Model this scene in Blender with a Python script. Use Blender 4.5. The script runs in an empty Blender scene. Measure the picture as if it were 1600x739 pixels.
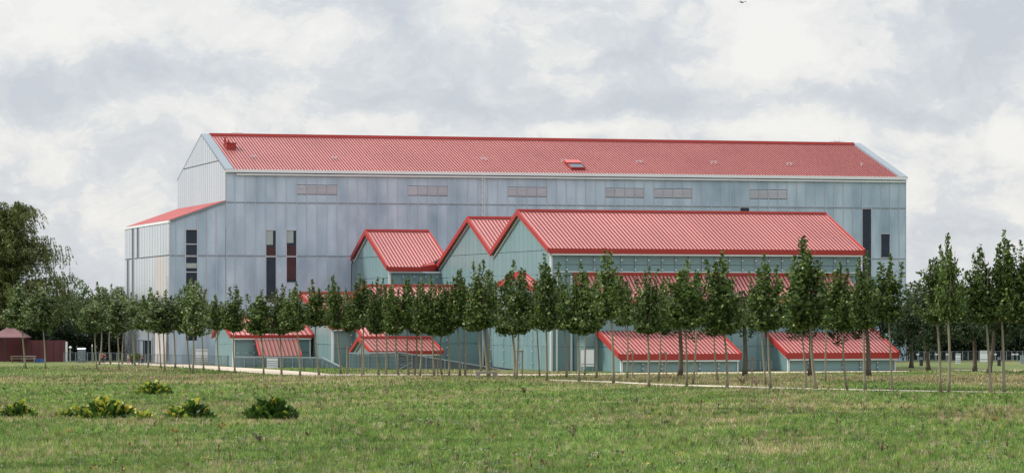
import bpy, bmesh, math, random
import numpy as np
from mathutils import Vector, Matrix
random.seed(7); rng = np.random.default_rng(11)
S = bpy.context.scene
C = bpy.context.collection
R = math.radians

# ------------------------------------------------------------------ camera
F = 5250.0; YH = 490.0; D0 = 380.0; H = 78 * D0 / F      # focal length in photo pixels, horizon row, eye height (m)
cam_d = bpy.data.cameras.new('camera'); cam = bpy.data.objects.new('camera', cam_d); C.objects.link(cam)
cam.location = (0, 0, H); cam.rotation_euler = (R(90), 0, 0)
cam_d.sensor_width = 36; cam_d.lens = 36 * F / 1600; cam_d.shift_y = (YH - 369.0) / 1600
cam_d.clip_start = 1; cam_d.clip_end = 9000
S.camera = cam
S.render.resolution_x = 1024; S.render.resolution_y = 472

# ------------------------------------------------------------------ world: daylight sky under broken cloud
SUN_EL, SUN_AZ = R(44), R(-82)       # azimuth measured from +Y (straight ahead) towards +X
W = bpy.data.worlds.new('World'); S.world = W; W.use_nodes = True
nt = W.node_tree; nt.nodes.clear()
def N(t, **k):
    n = nt.nodes.new(t)
    for a, b in k.items(): setattr(n, a, b)
    return n
def lk(a, b): nt.links.new(a, b)
def mth(op, a, b=None, c=None, clamp=False):
    n = N('ShaderNodeMath', operation=op); n.use_clamp = clamp
    for i, v in enumerate((a, b, c)):
        if v is None: continue
        if isinstance(v, (int, float)): n.inputs[i].default_value = v
        else: lk(v, n.inputs[i])
    return n.outputs[0]
def noise(vec, scale, detail, rough, dist=0.0):
    n = N('ShaderNodeTexNoise'); n.inputs['Scale'].default_value = scale; n.inputs['Detail'].default_value = detail
    n.inputs['Roughness'].default_value = rough; n.inputs['Distortion'].default_value = dist; lk(vec, n.inputs['Vector']); return n
def ramp(fac, stops, interp='EASE'):
    r = N('ShaderNodeValToRGB'); r.color_ramp.interpolation = interp
    e = r.color_ramp.elements
    while len(e) < len(stops): e.new(0.5)
    for x, (p, c) in zip(e, stops): x.position = p; x.color = (*c, 1) if isinstance(c, tuple) else (c, c, c, 1)
    lk(fac, r.inputs[0]); return r.outputs[0]
sky = N('ShaderNodeTexSky', sky_type='NISHITA'); sky.sun_disc = False; sky.sun_elevation = SUN_EL; sky.sun_rotation = SUN_AZ
tc = N('ShaderNodeTexCoord')
mp = N('ShaderNodeMapping'); mp.inputs['Scale'].default_value = (1, 1, 1.55); lk(tc.outputs['Generated'], mp.inputs[0])
vec = mp.outputs[0]
warp = noise(vec, 17, 9, .6)
vm = N('ShaderNodeVectorMath', operation='MULTIPLY_ADD'); lk(warp.outputs['Color'], vm.inputs[0]); vm.inputs[1].default_value = (.050, .050, .055); lk(vec, vm.inputs[2])
wv = vm.outputs[0]
sep = N('ShaderNodeSeparateXYZ'); lk(wv, sep.inputs[0])
# cloud masses in view (bearing, height, widths, weight), their outlines broken up by the warped direction
BLOBS = [(10, 55, 70, 60, .55), (128, 55, 66, 62, .5), (300, 20, 120, 40, .30), (190, 130, 260, 30, -.55), (60, 170, 110, 30, -.30), (30, 215, 90, 34, .36), (250, 160, 100, 30, .1),
         (350, 150, 50, 30, .5), (95, 300, 110, 36, .10), (500, 20, 110, 30, -.45), (600, 90, 210, 55, -.18), (790, 30, 90, 60, .34), (470, 175, 110, 50, .40), (600, 165, 150, 22, -.35),
         (255, 240, 90, 34, -.22), (1010, 80, 130, 60, -.30), (1185, 90, 60, 70, .50), (1110, 15, 120, 30, .30), (1010, 165, 200, 26, -.62), (1280, 160, 200, 34, -.60), (1455, 145, 26, 18, .5), (1395, 145, 40, 14, .35),
         (1090, 205, 260, 16, .35), (1330, 40, 160, 50, .16), (1500, 70, 130, 70, -.34), (1540, 210, 120, 26, .45), (1500, 300, 160, 60, .34), (1440, 180, 80, 18, -.3), (880, 195, 80, 18, .3), (700, 205, 180, 14, .2), (80, 400, 140, 80, -.14)]
acc = None
for (px, py, rx, ry, w) in BLOBS:
    X = (px - 800) / F + .0250; Z = (YH - py) / F * 1.55 + .0275
    a = mth('MULTIPLY', mth('SUBTRACT', sep.outputs[0], X), F / rx); b = mth('MULTIPLY', mth('SUBTRACT', sep.outputs[2], Z), F / (ry * 1.55))
    d2 = mth('ADD', mth('MULTIPLY', a, a), mth('MULTIPLY', b, b))
    front = mth('GREATER_THAN', sep.outputs[1], 0)
    g = mth('MULTIPLY', mth('MULTIPLY', mth('POWER', 2.0, mth('MULTIPLY', d2, -1.0)), w), front)
    acc = g if acc is None else mth('ADD', acc, g)
n1 = noise(wv, 15, 9, .55, .3); n2 = noise(wv, 48, 9, .55, .3)
def billow(vec_, scale):
    a = noise(vec_, scale, 1, .5).outputs[0]; b = noise(vec_, scale * 2.3, 1, .5).outputs[0]; c = noise(vec_, scale * 5.1, 2, .6).outputs[0]; d = noise(vec_, scale * 11, 2, .6).outputs[0]
    ab = lambda o: mth('ABSOLUTE', mth('SUBTRACT', o, .5))
    return mth('ADD', mth('ADD', ab(a), mth('MULTIPLY', ab(b), .6)), mth('ADD', mth('MULTIPLY', ab(c), .4), mth('MULTIPLY', ab(d), .25)))
n3 = billow(wv, 19)
v = mth('ADD', mth('ADD', mth('MULTIPLY', mth('SUBTRACT', n1.outputs[0], .5), 1.15), mth('MULTIPLY', mth('SUBTRACT', n2.outputs[0], .5), .85)), mth('MULTIPLY', acc, .72))
v = mth('ADD', mth('ADD', v, mth('MULTIPLY', mth('SUBTRACT', n3, .20), 1.75)), .54, clamp=True)
K = 10.0                                                     # background strength is 0.1
cc = ramp(v, [(.0, (.56 * K, .595 * K, .65 * K)), (.30, (.635 * K, .66 * K, .70 * K)), (.47, (.69 * K, .71 * K, .74 * K)), (.55, (.75 * K, .755 * K, .762 * K)), (.70, (.81 * K, .805 * K, .795 * K)), (.95, (.87 * K, .857 * K, .838 * K))], 'LINEAR')
sz = N('ShaderNodeSeparateXYZ'); lk(tc.outputs['Generated'], sz.inputs[0])
up = ramp(sz.outputs[2], [(0.0, 1.0), (.12, 1.0), (.55, 1.9), (1.0, 2.5)], 'LINEAR')   # sky brightened above the view to light the ground, as under overcast
mu = N('ShaderNodeMix', data_type='RGBA', blend_type='MULTIPLY'); mu.inputs['Factor'].default_value = 1; lk(cc, mu.inputs['A']); lk(up, mu.inputs['B'])
mx = N('ShaderNodeMix', data_type='RGBA'); mx.inputs['Factor'].default_value = .90; lk(sky.outputs[0], mx.inputs['A']); lk(mu.outputs['Result'], mx.inputs['B'])
bg = N('ShaderNodeBackground'); bg.inputs[1].default_value = .1; lk(mx.outputs['Result'], bg.inputs[0])
lk(bg.outputs[0], N('ShaderNodeOutputWorld').inputs[0])

sl = bpy.data.lights.new('sun', 'SUN'); sl.energy = 3.6; sl.angle = R(6); sl.color = (1, .95, .87)
sun = bpy.data.objects.new('sun', sl); C.objects.link(sun)
sd = Vector((math.cos(SUN_EL) * math.sin(SUN_AZ), math.cos(SUN_EL) * math.cos(SUN_AZ), math.sin(SUN_EL)))
sun.rotation_euler = sd.to_track_quat('Z', 'Y').to_euler(); sun.location = sd * 300
S.view_settings.view_transform = 'Standard'; S.view_settings.look = 'None'; S.view_settings.exposure = 0.12; S.view_settings.gamma = 1

# ------------------------------------------------------------------ helpers
def tag(o, label=None, cat=None, group=None, kind=None):
    for k, v_ in (('label', label), ('category', cat), ('group', group), ('kind', kind)):
        if v_: o[k] = v_
    return o
def link(o, parent=None, loc=None):
    C.objects.link(o)
    if parent is not None: o.parent = parent
    if loc is not None: o.location = loc
    return o
def empty(name, loc, rz=0, **k):
    o = bpy.data.objects.new(name, None); o.empty_display_size = .5; link(o); o.location = loc; o.rotation_euler = (0, 0, rz); return tag(o, **k)
class MB:
    """collects faces, builds one mesh object"""
    def __init__(s): s.v = []; s.f = []; s.m = []
    def face(s, pts, m=0):
        i = len(s.v); s.v += [tuple(p) for p in pts]; s.f.append(tuple(range(i, i + len(pts)))); s.m.append(m)
    def prism(s, pts, off, m=0):
        """pts: planar polygon, off: extrusion vector"""
        off = Vector(off); n = len(pts); i = len(s.v); P = [Vector(p) for p in pts]
        s.v += [tuple(p) for p in P] + [tuple(p + off) for p in P]
        nrm = Vector((0, 0, 0))
        for k in range(n): nrm += P[k].cross(P[(k + 1) % n])
        fl = nrm.dot(off) > 0
        A = tuple(range(i, i + n)); B = tuple(range(i + n, i + 2 * n))
        s.f.append(A[::-1] if fl else A); s.f.append(B if fl else B[::-1]); s.m += [m, m]
        for k in range(n):
            q = (A[k], A[(k + 1) % n], B[(k + 1) % n], B[k]); s.f.append(q if fl else q[::-1]); s.m.append(m)
    def box(s, a, b, m=0):
        x0, y0, z0 = a; x1, y1, z1 = b
        s.prism([(x0, y0, z0), (x1, y0, z0), (x1, y1, z0), (x0, y1, z0)], (0, 0, z1 - z0), m)
    def bar(s, p, q, w, h=None, m=0, up=(0, 0, 1)):
        p = Vector(p); q = Vector(q); d = (q - p).normalized(); upv = Vector(up)
        if abs(d.dot(upv)) > .99: upv = Vector((0, 1, 0))
        a = d.cross(upv).normalized(); b = a.cross(d).normalized(); h = h or w
        a *= w / 2; b *= h / 2
        s.prism([p - a - b, p + a - b, p + a + b, p - a + b], q - p, m)
    def tube(s, pts, rad, n=8, m=0, cap=True):
        pts = [Vector(p) for p in pts]; rings = []
        for k, p in enumerate(pts):
            d = (pts[min(k + 1, len(pts) - 1)] - pts[max(k - 1, 0)]).normalized()
            a = d.cross(Vector((0, 1, 0)) if abs(d.y) < .9 else Vector((1, 0, 0))).normalized(); b = d.cross(a)
            r = rad[k] if isinstance(rad, (list, tuple)) else rad
            i = len(s.v); s.v += [tuple(p + (a * math.cos(t) + b * math.sin(t)) * r) for t in [2 * math.pi * j / n for j in range(n)]]
            rings.append(list(range(i, i + n)))
        for r0, r1 in zip(rings, rings[1:]):
            for j in range(n): s.f.append((r0[j], r0[(j + 1) % n], r1[(j + 1) % n], r1[j])); s.m.append(m)
        if cap: s.f.append(tuple(rings[0][::-1])); s.f.append(tuple(rings[-1])); s.m += [m, m]
    def mesh(s, name, mats, smooth=False):
        me = bpy.data.meshes.new(name); me.from_pydata(s.v, [], s.f)
        for m in (mats if isinstance(mats, (list, tuple)) else [mats]): me.materials.append(m)
        me.polygons.foreach_set('material_index', s.m)
        if smooth: me.polygons.foreach_set('use_smooth', [True] * len(s.f))
        me.update(); return me
    def build(s, name, mats, parent=None, loc=None, smooth=False, **k):
        o = bpy.data.objects.new(name, s.mesh(name, mats, smooth)); link(o, parent, loc); return tag(o, **k)

def mat(name, col, rough=.6, metal=0., spec=.5, nscale=None, namt=.0, stretch=(1, 1, 1), bump=0., rnd=0., coat=0., col2=None, detail=4, alpha=1.0, coords='Object', nscale2=None, namt2=0., stretch2=(1, 1, 1)):
    m = bpy.data.materials.new(name); m.use_nodes = True; t = m.node_tree; n = t.nodes; p = n['Principled BSDF']
    p.inputs['Roughness'].default_value = rough; p.inputs['Metallic'].default_value = metal
    p.inputs['Specular IOR Level'].default_value = spec; p.inputs['Base Color'].default_value = (*col, 1); p.inputs['Coat Weight'].default_value = coat
    fac = None
    def nz(sc, st, det):
        tcn = n.new('ShaderNodeTexCoord'); mpn = n.new('ShaderNodeMapping'); mpn.inputs['Scale'].default_value = st
        if coords == 'World':
            g = n.new('ShaderNodeNewGeometry'); t.links.new(g.outputs['Position'], mpn.inputs[0])
        else:
            t.links.new(tcn.outputs[coords], mpn.inputs[0])
        x = n.new('ShaderNodeTexNoise'); x.inputs['Scale'].default_value = sc; x.inputs['Detail'].default_value = det; t.links.new(mpn.outputs[0], x.inputs['Vector']); return x.outputs[0]
    def mm(op, a, b):
        x = n.new('ShaderNodeMath'); x.operation = op
        for i, v_ in enumerate((a, b)):
            if isinstance(v_, (int, float)): x.inputs[i].default_value = v_
            else: t.links.new(v_, x.inputs[i])
        return x.outputs[0]
    terms = []
    if nscale: f1 = nz(nscale, stretch, detail); terms.append(mm('MULTIPLY', mm('SUBTRACT', f1, .5), namt * 3))
    if nscale2: terms.append(mm('MULTIPLY', mm('SUBTRACT', nz(nscale2, stretch2, detail), .5), namt2 * 3))
    if rnd: oi = n.new('ShaderNodeObjectInfo'); terms.append(mm('MULTIPLY', mm('SUBTRACT', oi.outputs['Random'], .5), rnd))
    if terms:
        s_ = terms[0]
        for q in terms[1:]: s_ = mm('ADD', s_, q)
        if col2 is not None:
            mxn = n.new('ShaderNodeMix'); mxn.data_type = 'RGBA'; mxn.inputs['A'].default_value = (*col, 1); mxn.inputs['B'].default_value = (*col2, 1)
            x = n.new('ShaderNodeMath'); x.operation = 'ADD'; x.use_clamp = True; t.links.new(s_, x.inputs[0]); x.inputs[1].default_value = .5; t.links.new(x.outputs[0], mxn.inputs['Factor']); t.links.new(mxn.outputs['Result'], p.inputs['Base Color'])
        else:
            mxn = n.new('ShaderNodeMix'); mxn.data_type = 'RGBA'; mxn.blend_type = 'MULTIPLY'; mxn.inputs['Factor'].default_value = 1; mxn.inputs['A'].default_value = (*col, 1)
            x = mm('ADD', s_, 1.0); cb = n.new('ShaderNodeCombineColor')
            for i in range(3): t.links.new(x, cb.inputs[i])
            t.links.new(cb.outputs[0], mxn.inputs['B']); t.links.new(mxn.outputs['Result'], p.inputs['Base Color'])
    if bump and nscale:
        b = n.new('ShaderNodeBump'); b.inputs['Strength'].default_value = bump; b.inputs['Distance'].default_value = .05; t.links.new(f1, b.inputs['Height']); t.links.new(b.outputs[0], p.inputs['Normal'])
    if alpha < 1: p.inputs['Alpha'].default_value = alpha
    return m

M = {}
M['panel'] = mat('coated_steel_panel', (.235, .325, .415), .5, .1, .35, .55, .50, (1, 1, .4), rnd=.2, bump=.12, nscale2=.08, namt2=.3, stretch2=(1, 1, 1), coords='World', col2=(.50, .60, .70))
M['panel_side'] = mat('glazed_steel_panel', (.44, .48, .53), .16, .55, .8, .25, .12, (1, 1, .35), rnd=.26, bump=.05, coords='World', col2=(.62, .66, .70))
M['beige'] = mat('beige_board', (.42, .405, .40), .6, 0, .4, .5, .05)
M['batten'] = mat('pale_batten', (.44, .45, .49), .45, .1, .5)
M['joint'] = mat('grey_joint_metal', (.20, .22, .25), .6)  # plain grey metal of the joint rails and side wall backing
M['backing'] = mat('dark_backing', (.10, .12, .14), .8)
M['coping'] = mat('grey_coping', (.20, .24, .275), .6, .1, .5, .3, .06)
M['gutter'] = mat('white_gutter', (.68, .70, .72), .4, .1, .5, .3, .05)
M['grille'] = mat('louvre_metal', (.50, .51, .57), .55, .1, .4, rnd=.10)
M['window'] = mat('dark_window_glass', (.016, .026, .045), .1, 0, .3, .5, .5)
M['blind'] = mat('window_blind', (.30, .36, .35), .5)
M['maroon_glass'] = mat('window_onto_red_room', (.05, .018, .022), .12, 0, .3, .8, .5)
M['roof'] = mat('red_roof_sheet', (.54, .205, .19), .38, .05, .6, .12, .17, (1, 1, 1), rnd=.09, coords='World')
M['red'] = mat('red_painted_trim', (.30, .020, .014), .5, 0, .5, .3, .05)
M['red_old'] = mat('dull_red_roof_sheet', (.30, .10, .085), .5, .05, .5, .4, .25, (1, 1, 1), rnd=.15, coords='World', col2=(.33, .15, .12))
M['red_pale'] = mat('red_ridge_trim', (.46, .05, .042), .38, .1, .5, .3, .05)
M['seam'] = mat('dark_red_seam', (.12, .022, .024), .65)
M['deck'] = mat('grey_roof_deck', (.22, .25, .25), .6)
M['white_metal'] = mat('white_metal', (.66, .69, .70), .4, .1)
M['glass'] = mat('teal_glass_pane', (.14, .24, .255), .32, 0, .5, .12, .18, (1, 1, .5), rnd=.25, coords='World', alpha=.85, col2=(.235, .355, .37))
M['glass_pale'] = mat('pale_glass_pane', (.18, .31, .33), .3, 0, .5, .2, .12, (1, 1, .4), rnd=.25, coords='World', alpha=.90, col2=(.27, .40, .41))
M['steel'] = mat('dark_steel', (.10, .125, .15), .45, .4)
M['steel_mid'] = mat('grey_steel', (.26, .31, .34), .45, .3)
M['inside'] = mat('interior_wall', (.16, .20, .20), .8, nscale=.3, namt=.2)
M['screen'] = mat('dark_ramp_slat', (.085, .105, .125), .35, .3, rnd=.3)
M['white_board'] = mat('white_board', (.72, .73, .76), .5, 0, .4, .6, .04)
M['maroon'] = mat('maroon_wall', (.115, .035, .040), .7, 0, .3, .4, .1)
M['canopy'] = mat('dusty_pink_canvas', (.17, .085, .09), .8)
M['blue'] = mat('blue_plastic', (.04, .09, .28), .5)
M['dark'] = mat('dark_paint', (.02, .02, .024), .6)
M['wood'] = mat('weathered_wood', (.22, .17, .125), .8, nscale=6, namt=.2)
M['stone'] = mat('bench_stone', (.30, .27, .23), .9, nscale=3, namt=.15)
M['gravel'] = mat('pale_gravel', (.47, .40, .32), .95, 0, .2, 1.2, .16, coords='World', detail=8, bump=.3)
M['bark'] = mat('young_bark', (.27, .25, .18), .85, 0, .3, 3.5, .2, (1, 1, .4), bump=.5, rnd=.25, col2=(.17, .15, .11))
M['bark_dark'] = mat('old_bark', (.11, .09, .07), .9, 0, .3, 3, .25, bump=.5)

def leaf_mat(name, rough=.5, trans=.25, spec=.4):
    m = bpy.data.materials.new(name); m.use_nodes = True; t = m.node_tree; n = t.nodes; p = n['Principled BSDF']
    a = n.new('ShaderNodeAttribute'); a.attribute_name = 'tint'; oi = n.new('ShaderNodeObjectInfo')
    hs = n.new('ShaderNodeHueSaturation'); mr = n.new('ShaderNodeMapRange'); mr.inputs[3].default_value = .82; mr.inputs[4].default_value = 1.2
    t.links.new(oi.outputs['Random'], mr.inputs[0]); t.links.new(mr.outputs[0], hs.inputs['Value']); t.links.new(a.outputs['Color'], hs.inputs['Color'])
    t.links.new(hs.outputs[0], p.inputs['Base Color']); p.inputs['Roughness'].default_value = rough; p.inputs['Specular IOR Level'].default_value = spec
    tr = n.new('ShaderNodeBsdfTranslucent'); t.links.new(hs.outputs[0], tr.inputs[0]); ms = n.new('ShaderNodeMixShader'); ms.inputs[0].default_value = trans
    t.links.new(p.outputs[0], ms.inputs[1]); t.links.new(tr.outputs[0], ms.inputs[2]); t.links.new(ms.outputs[0], n['Material Output'].inputs[0]); return m
M['leaf'] = leaf_mat('tree_leaf', .5, .28, .3); M['grass'] = leaf_mat('grass_blade', .7, .35, .2); M['weed'] = leaf_mat('weed_leaf', .5, .3)

def np_mesh(name, verts, nper, tint, material):
    """verts (n*nper,3): one polygon of nper corners each, tint (n,3) its colour"""
    n = len(verts) // nper; me = bpy.data.meshes.new(name); me.vertices.add(len(verts)); me.vertices.foreach_set('co', verts.astype(np.float32).ravel())
    me.loops.add(n * nper); me.loops.foreach_set('vertex_index', np.arange(n * nper, dtype=np.int32))
    me.polygons.add(n); me.polygons.foreach_set('loop_start', np.arange(0, n * nper, nper, dtype=np.int32)); me.polygons.foreach_set('loop_total', np.full(n, nper, np.int32))
    me.update(calc_edges=True)
    at = me.attributes.new('tint', 'FLOAT_COLOR', 'FACE'); c = np.ones((n, 4), np.float32); c[:, :3] = tint; at.data.foreach_set('color', c.ravel())
    me.materials.append(material); return me

def clip(poly, axis, val, keep_greater):
    out = []; n = len(poly)
    for i in range(n):
        a, b = poly[i], poly[(i + 1) % n]; da = (a[axis] - val) * (1 if keep_greater else -1); db = (b[axis] - val) * (1 if keep_greater else -1)
        if da >= 0: out.append(a)
        if da * db < 0:
            t = da / (da - db); out.append((a[0] + (b[0] - a[0]) * t, a[1] + (b[1] - a[1]) * t))
    return out
def clip_rect(poly, a0, a1, b0, b1):
    for ax, v_, g in ((0, a0, True), (0, a1, False), (1, b0, True), (1, b1, False)):
        poly = clip(poly, ax, v_, g)
        if len(poly) < 3: return []
    return poly
def area(p): return abs(sum(p[i][0] * p[(i + 1) % len(p)][1] - p[(i + 1) % len(p)][0] * p[i][1] for i in range(len(p)))) / 2
CACHE = {}
def piece(name, key, maker, material, parent, loc):
    k = (name, material.name) + key
    if k not in CACHE: CACHE[k] = maker()
    return link(bpy.data.objects.new(name, CACHE[k]), parent, loc)

class Frame:
    """plan frame of a building: u along its long front (to the right and away), v towards its back"""
    def __init__(s, X, Y, ang): s.o = Vector((X, Y)); s.ang = ang; s.c = math.cos(ang); s.s = math.sin(ang)
    def loc(s, X, Y): d = Vector((X, Y)) - s.o; return (d.x * s.c + d.y * s.s, -d.x * s.s + d.y * s.c)
    def world(s, u, v): return (s.o.x + u * s.c - v * s.s, s.o.y + u * s.s + v * s.c)
    def ray(s, px, py):
        c0 = s.loc(0, 0); c1 = s.loc((px - 800) / F, 1); return c0, (c1[0] - c0[0], c1[1] - c0[1]), (YH - py) / F
    def on_v(s, px, py, v): c0, d, dz = s.ray(px, py); t = (v - c0[1]) / d[1]; return c0[0] + d[0] * t, H + dz * t
    def on_u(s, px, py, u): c0, d, dz = s.ray(px, py); t = (u - c0[0]) / d[0]; return c0[1] + d[1] * t, H + dz * t
    def at(s, px, py, Y): u, v = s.loc((px - 800) / F * Y, Y); return u, v, H + (YH - py) / F * Y
def ground(px, py): Y = H * F / (py - YH); return Vector(((px - 800) / F * Y, Y, 0))

def facade(parent, O, A, Nrm, poly, cols, rows, th, gap, name, material, pick=None):
    """tiles polygon (along A and z, from O) with separate plates standing th proud along Nrm"""
    O = Vector(O); A = Vector(A); Nrm = Vector(Nrm); Z = Vector((0, 0, 1))
    for i in range(len(cols) - 1):
        for j in range(len(rows) - 1):
            a0, a1, b0, b1 = cols[i] + gap / 2, cols[i + 1] - gap / 2, rows[j] + gap / 2, rows[j + 1] - gap / 2
            if a1 - a0 < .05 or b1 - b0 < .05: continue
            p = clip_rect(poly, a0, a1, b0, b1)
            if len(p) < 3 or area(p) < .02: continue
            nm, mt, dth = name, material, th
            if pick:
                r = pick(i, j, (a0 + a1) / 2, (b0 + b1) / 2)
                if r == 'skip': continue
                if r: nm, mt, dth = r
            full = abs(area(p) - (a1 - a0) * (b1 - b0)) < 1e-3
            base = O + A * a0 + Z * b0
            def mk(pp=p, a0=a0, b0=b0, mt=mt, nm=nm, dth=dth):
                mb = MB(); mb.prism([A * (q[0] - a0) + Z * (q[1] - b0) for q in pp], Nrm * dth); return mb.mesh(nm, mt)
            if full: piece(nm, (round(a1 - a0, 2), round(b1 - b0, 2), tuple(A), tuple(Nrm), dth), mk, mt, parent, base)
            else: link(bpy.data.objects.new(nm, mk()), parent, base)
def span(a, b, w, first=None):
    n = max(1, round((b - a) / w)); return [a + (b - a) * i / n for i in range(n + 1)]

def roof_slope(thing, u0, u1, v0, z0, v1, z1, w, poly=None, fin=.11, finw=.06, sheet_mat=None, stuff=False):
    """roof part with a rectangular slope from eave (v0,z0) up to ridge (v1,z1), laid with separate seamed sheets"""
    Sv = Vector((0, v1 - v0, z1 - z0)); Ln = Sv.length; Sv.normalize(); A = Vector((1, 0, 0)); Nn = A.cross(Sv)
    if Nn.z < 0: Nn = -Nn
    poly = poly or [(0, 0), (u1 - u0, 0), (u1 - u0, Ln), (0, Ln)]
    O = Vector((u0, v0, z0))
    mb = MB(); mb.prism([O + A * p[0] + Sv * p[1] for p in poly], -Nn * .22)
    r = mb.build('roof', M['deck'], thing)
    n = max(1, round((u1 - u0) / w)); ws = (u1 - u0) / n
    if stuff:
        mb = MB()
        for i in range(n):
            a0 = i * ws; p = clip_rect(poly, a0 + .01, a0 + ws - .01, -1, Ln + 1); f = clip_rect(poly, a0 + .01, a0 + .01 + finw, -1, Ln + 1)
            if len(p) > 2: mb.prism([O + A * q[0] + Sv * q[1] + Nn * .004 for q in p], Nn * .035)
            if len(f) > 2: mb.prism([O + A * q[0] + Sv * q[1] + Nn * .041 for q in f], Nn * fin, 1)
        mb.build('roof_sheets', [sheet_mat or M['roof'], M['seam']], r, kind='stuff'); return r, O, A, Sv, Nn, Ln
    for i in range(n):
        a0, a1 = i * ws, (i + 1) * ws
        p = clip_rect(poly, a0 + .01, a1 - .01, -1, Ln + 1)
        if len(p) < 3: continue
        f = clip_rect(poly, a0 + .01, a0 + .01 + finw, -1, Ln + 1)
        full = abs(area(p) - (ws - .02) * Ln) < .01
        base = O + A * a0
        def mk(p=p, f=f, a0=a0):
            mb = MB(); mb.prism([A * (q[0] - a0) + Sv * q[1] + Nn * .004 for q in p], Nn * .035)
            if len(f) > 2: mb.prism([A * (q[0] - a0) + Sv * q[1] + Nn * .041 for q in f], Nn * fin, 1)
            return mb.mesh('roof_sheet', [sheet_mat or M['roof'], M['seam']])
        if full: piece('roof_sheet', (round(ws, 3), round(Ln, 3), round(z1 - z0, 3), round(v1 - v0, 3)), mk, sheet_mat or M['roof'], r, base)
        else: link(bpy.data.objects.new('roof_sheet', mk()), r, base)
    return r, O, A, Sv, Nn, Ln

# ------------------------------------------------------------------ ground, paths
def ground_mat():
    m = bpy.data.materials.new('meadow_ground'); m.use_nodes = True; t = m.node_tree; n = t.nodes; p = n['Principled BSDF']; p.inputs['Roughness'].default_value = .95; p.inputs['Specular IOR Level'].default_value = .15
    g = n.new('ShaderNodeNewGeometry')
    def nz(sc, st=(1, 1, 1), det=6):
        mpn = n.new('ShaderNodeMapping'); mpn.inputs['Scale'].default_value = st; t.links.new(g.outputs['Position'], mpn.inputs[0])
        x = n.new('ShaderNodeTexNoise'); x.inputs['Scale'].default_value = sc; x.inputs['Detail'].default_value = det; x.inputs['Roughness'].default_value = .65; t.links.new(mpn.outputs[0], x.inputs['Vector']); return x.outputs[0]
    r = n.new('ShaderNodeValToRGB'); e = r.color_ramp.elements; e[0].position = .3; e[0].color = (.10, .145, .045, 1); e[1].position = .72; e[1].color = (.25, .205, .11, 1); x = e.new(.5); x.color = (.15, .185, .065, 1)
    t.links.new(nz(.09, (1, .35, 1)), r.inputs[0])
    r2 = n.new('ShaderNodeValToRGB'); r2.color_ramp.elements[0].position = .3; r2.color_ramp.elements[0].color = (.5, .5, .5, 1); r2.color_ramp.elements[1].position = .7; r2.color_ramp.elements[1].color = (1.0, 1.0, .92, 1)
    t.links.new(nz(2.2, (1, .3, 1), 8), r2.inputs[0])
    mxn = n.new('ShaderNodeMix'); mxn.data_type = 'RGBA'; mxn.blend_type = 'MULTIPLY'; mxn.inputs['Factor'].default_value = 1
    t.links.new(r.outputs[0], mxn.inputs['A']); t.links.new(r2.outputs[0], mxn.inputs['B']); t.links.new(mxn.outputs['Result'], p.inputs['Base Color']); return m
mb = MB(); mb.face([(-6000, -300, 0), (6000, -300, 0), (6000, 9000, 0), (-6000, 9000, 0)])
mb.build('ground', ground_mat(), kind='structure')
def strip(name, top, bot, z):
    mb = MB(); k = len(top)
    for i in range(k - 1):
        q = [ground(*bot[i]), ground(*bot[i + 1]), ground(*top[i + 1]), ground(*top[i])]; mb.face([(a.x, a.y, z) for a in q])
    return mb.build(name, M['gravel'], kind='structure')
strip('entrance_path', [(150, 566), (215, 566.5), (300, 569), (366, 573), (430, 577), (486, 581), (520, 584.2)], [(150, 567), (215, 569), (300, 574), (366, 579.5), (430, 584.2), (486, 586.6), (520, 586.8)], .012)
strip('terrace_path', [(490, 584), (700, 584), (860, 584.2), (1000, 582), (1230, 580), (1420, 578.8)], [(490, 586.5), (700, 586), (860, 586), (1000, 584), (1230, 582), (1420, 580)], .016)
strip('meadow_path', [(860, 592.5), (960, 595), (1030, 599), (1160, 602.5), (1300, 606.5), (1450, 609.5), (1660, 613)], [(860, 593.8), (960, 597), (1030, 601.3), (1160, 605), (1300, 608.5), (1450, 611), (1660, 614.2)], .010)
strip('side_path', [(1490, 577.2), (1560, 577.6), (1660, 578)], [(1490, 578.5), (1560, 579.3), (1660, 580)], .014)

# ------------------------------------------------------------------ museum building
AL = .2700
X0 = (352.8 - 800) / F * D0
FM = Frame(X0, D0, AL)
mus = empty('museum_building', (X0, D0, 0), AL, label='large blue grey metal clad museum hall with long red ridged roof', cat='museum')
U = Vector((1, 0, 0)); V = Vector((0, 1, 0)); Zv = Vector((0, 0, 1))
L = FM.on_v(1416, 280, 0)[0]
ze = (FM.on_v(352.8, 266.5, 0)[1] + FM.on_v(1416, 280, 0)[1]) / 2
z1 = (FM.on_v(352.8, 315.8, 0)[1] + FM.on_v(1416, 324.8, 0)[1]) / 2
z2 = (FM.on_v(352.8, 399.8, 0)[1] + FM.on_v(1416, 403.0, 0)[1]) / 2
z3 = z2 - (z1 - z2)
WM, _ = FM.on_u(277.5, 282.5, 0)
va, za = FM.on_u(315.5, 212, 0); zr = (za + FM.on_v(1345, 226, va)[1]) / 2
ua, zal = FM.on_v(265, 346, 0)                  # annex corner (ua < 0)
vb_, zb_ = FM.on_u(195.5, 360, ua)
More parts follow.
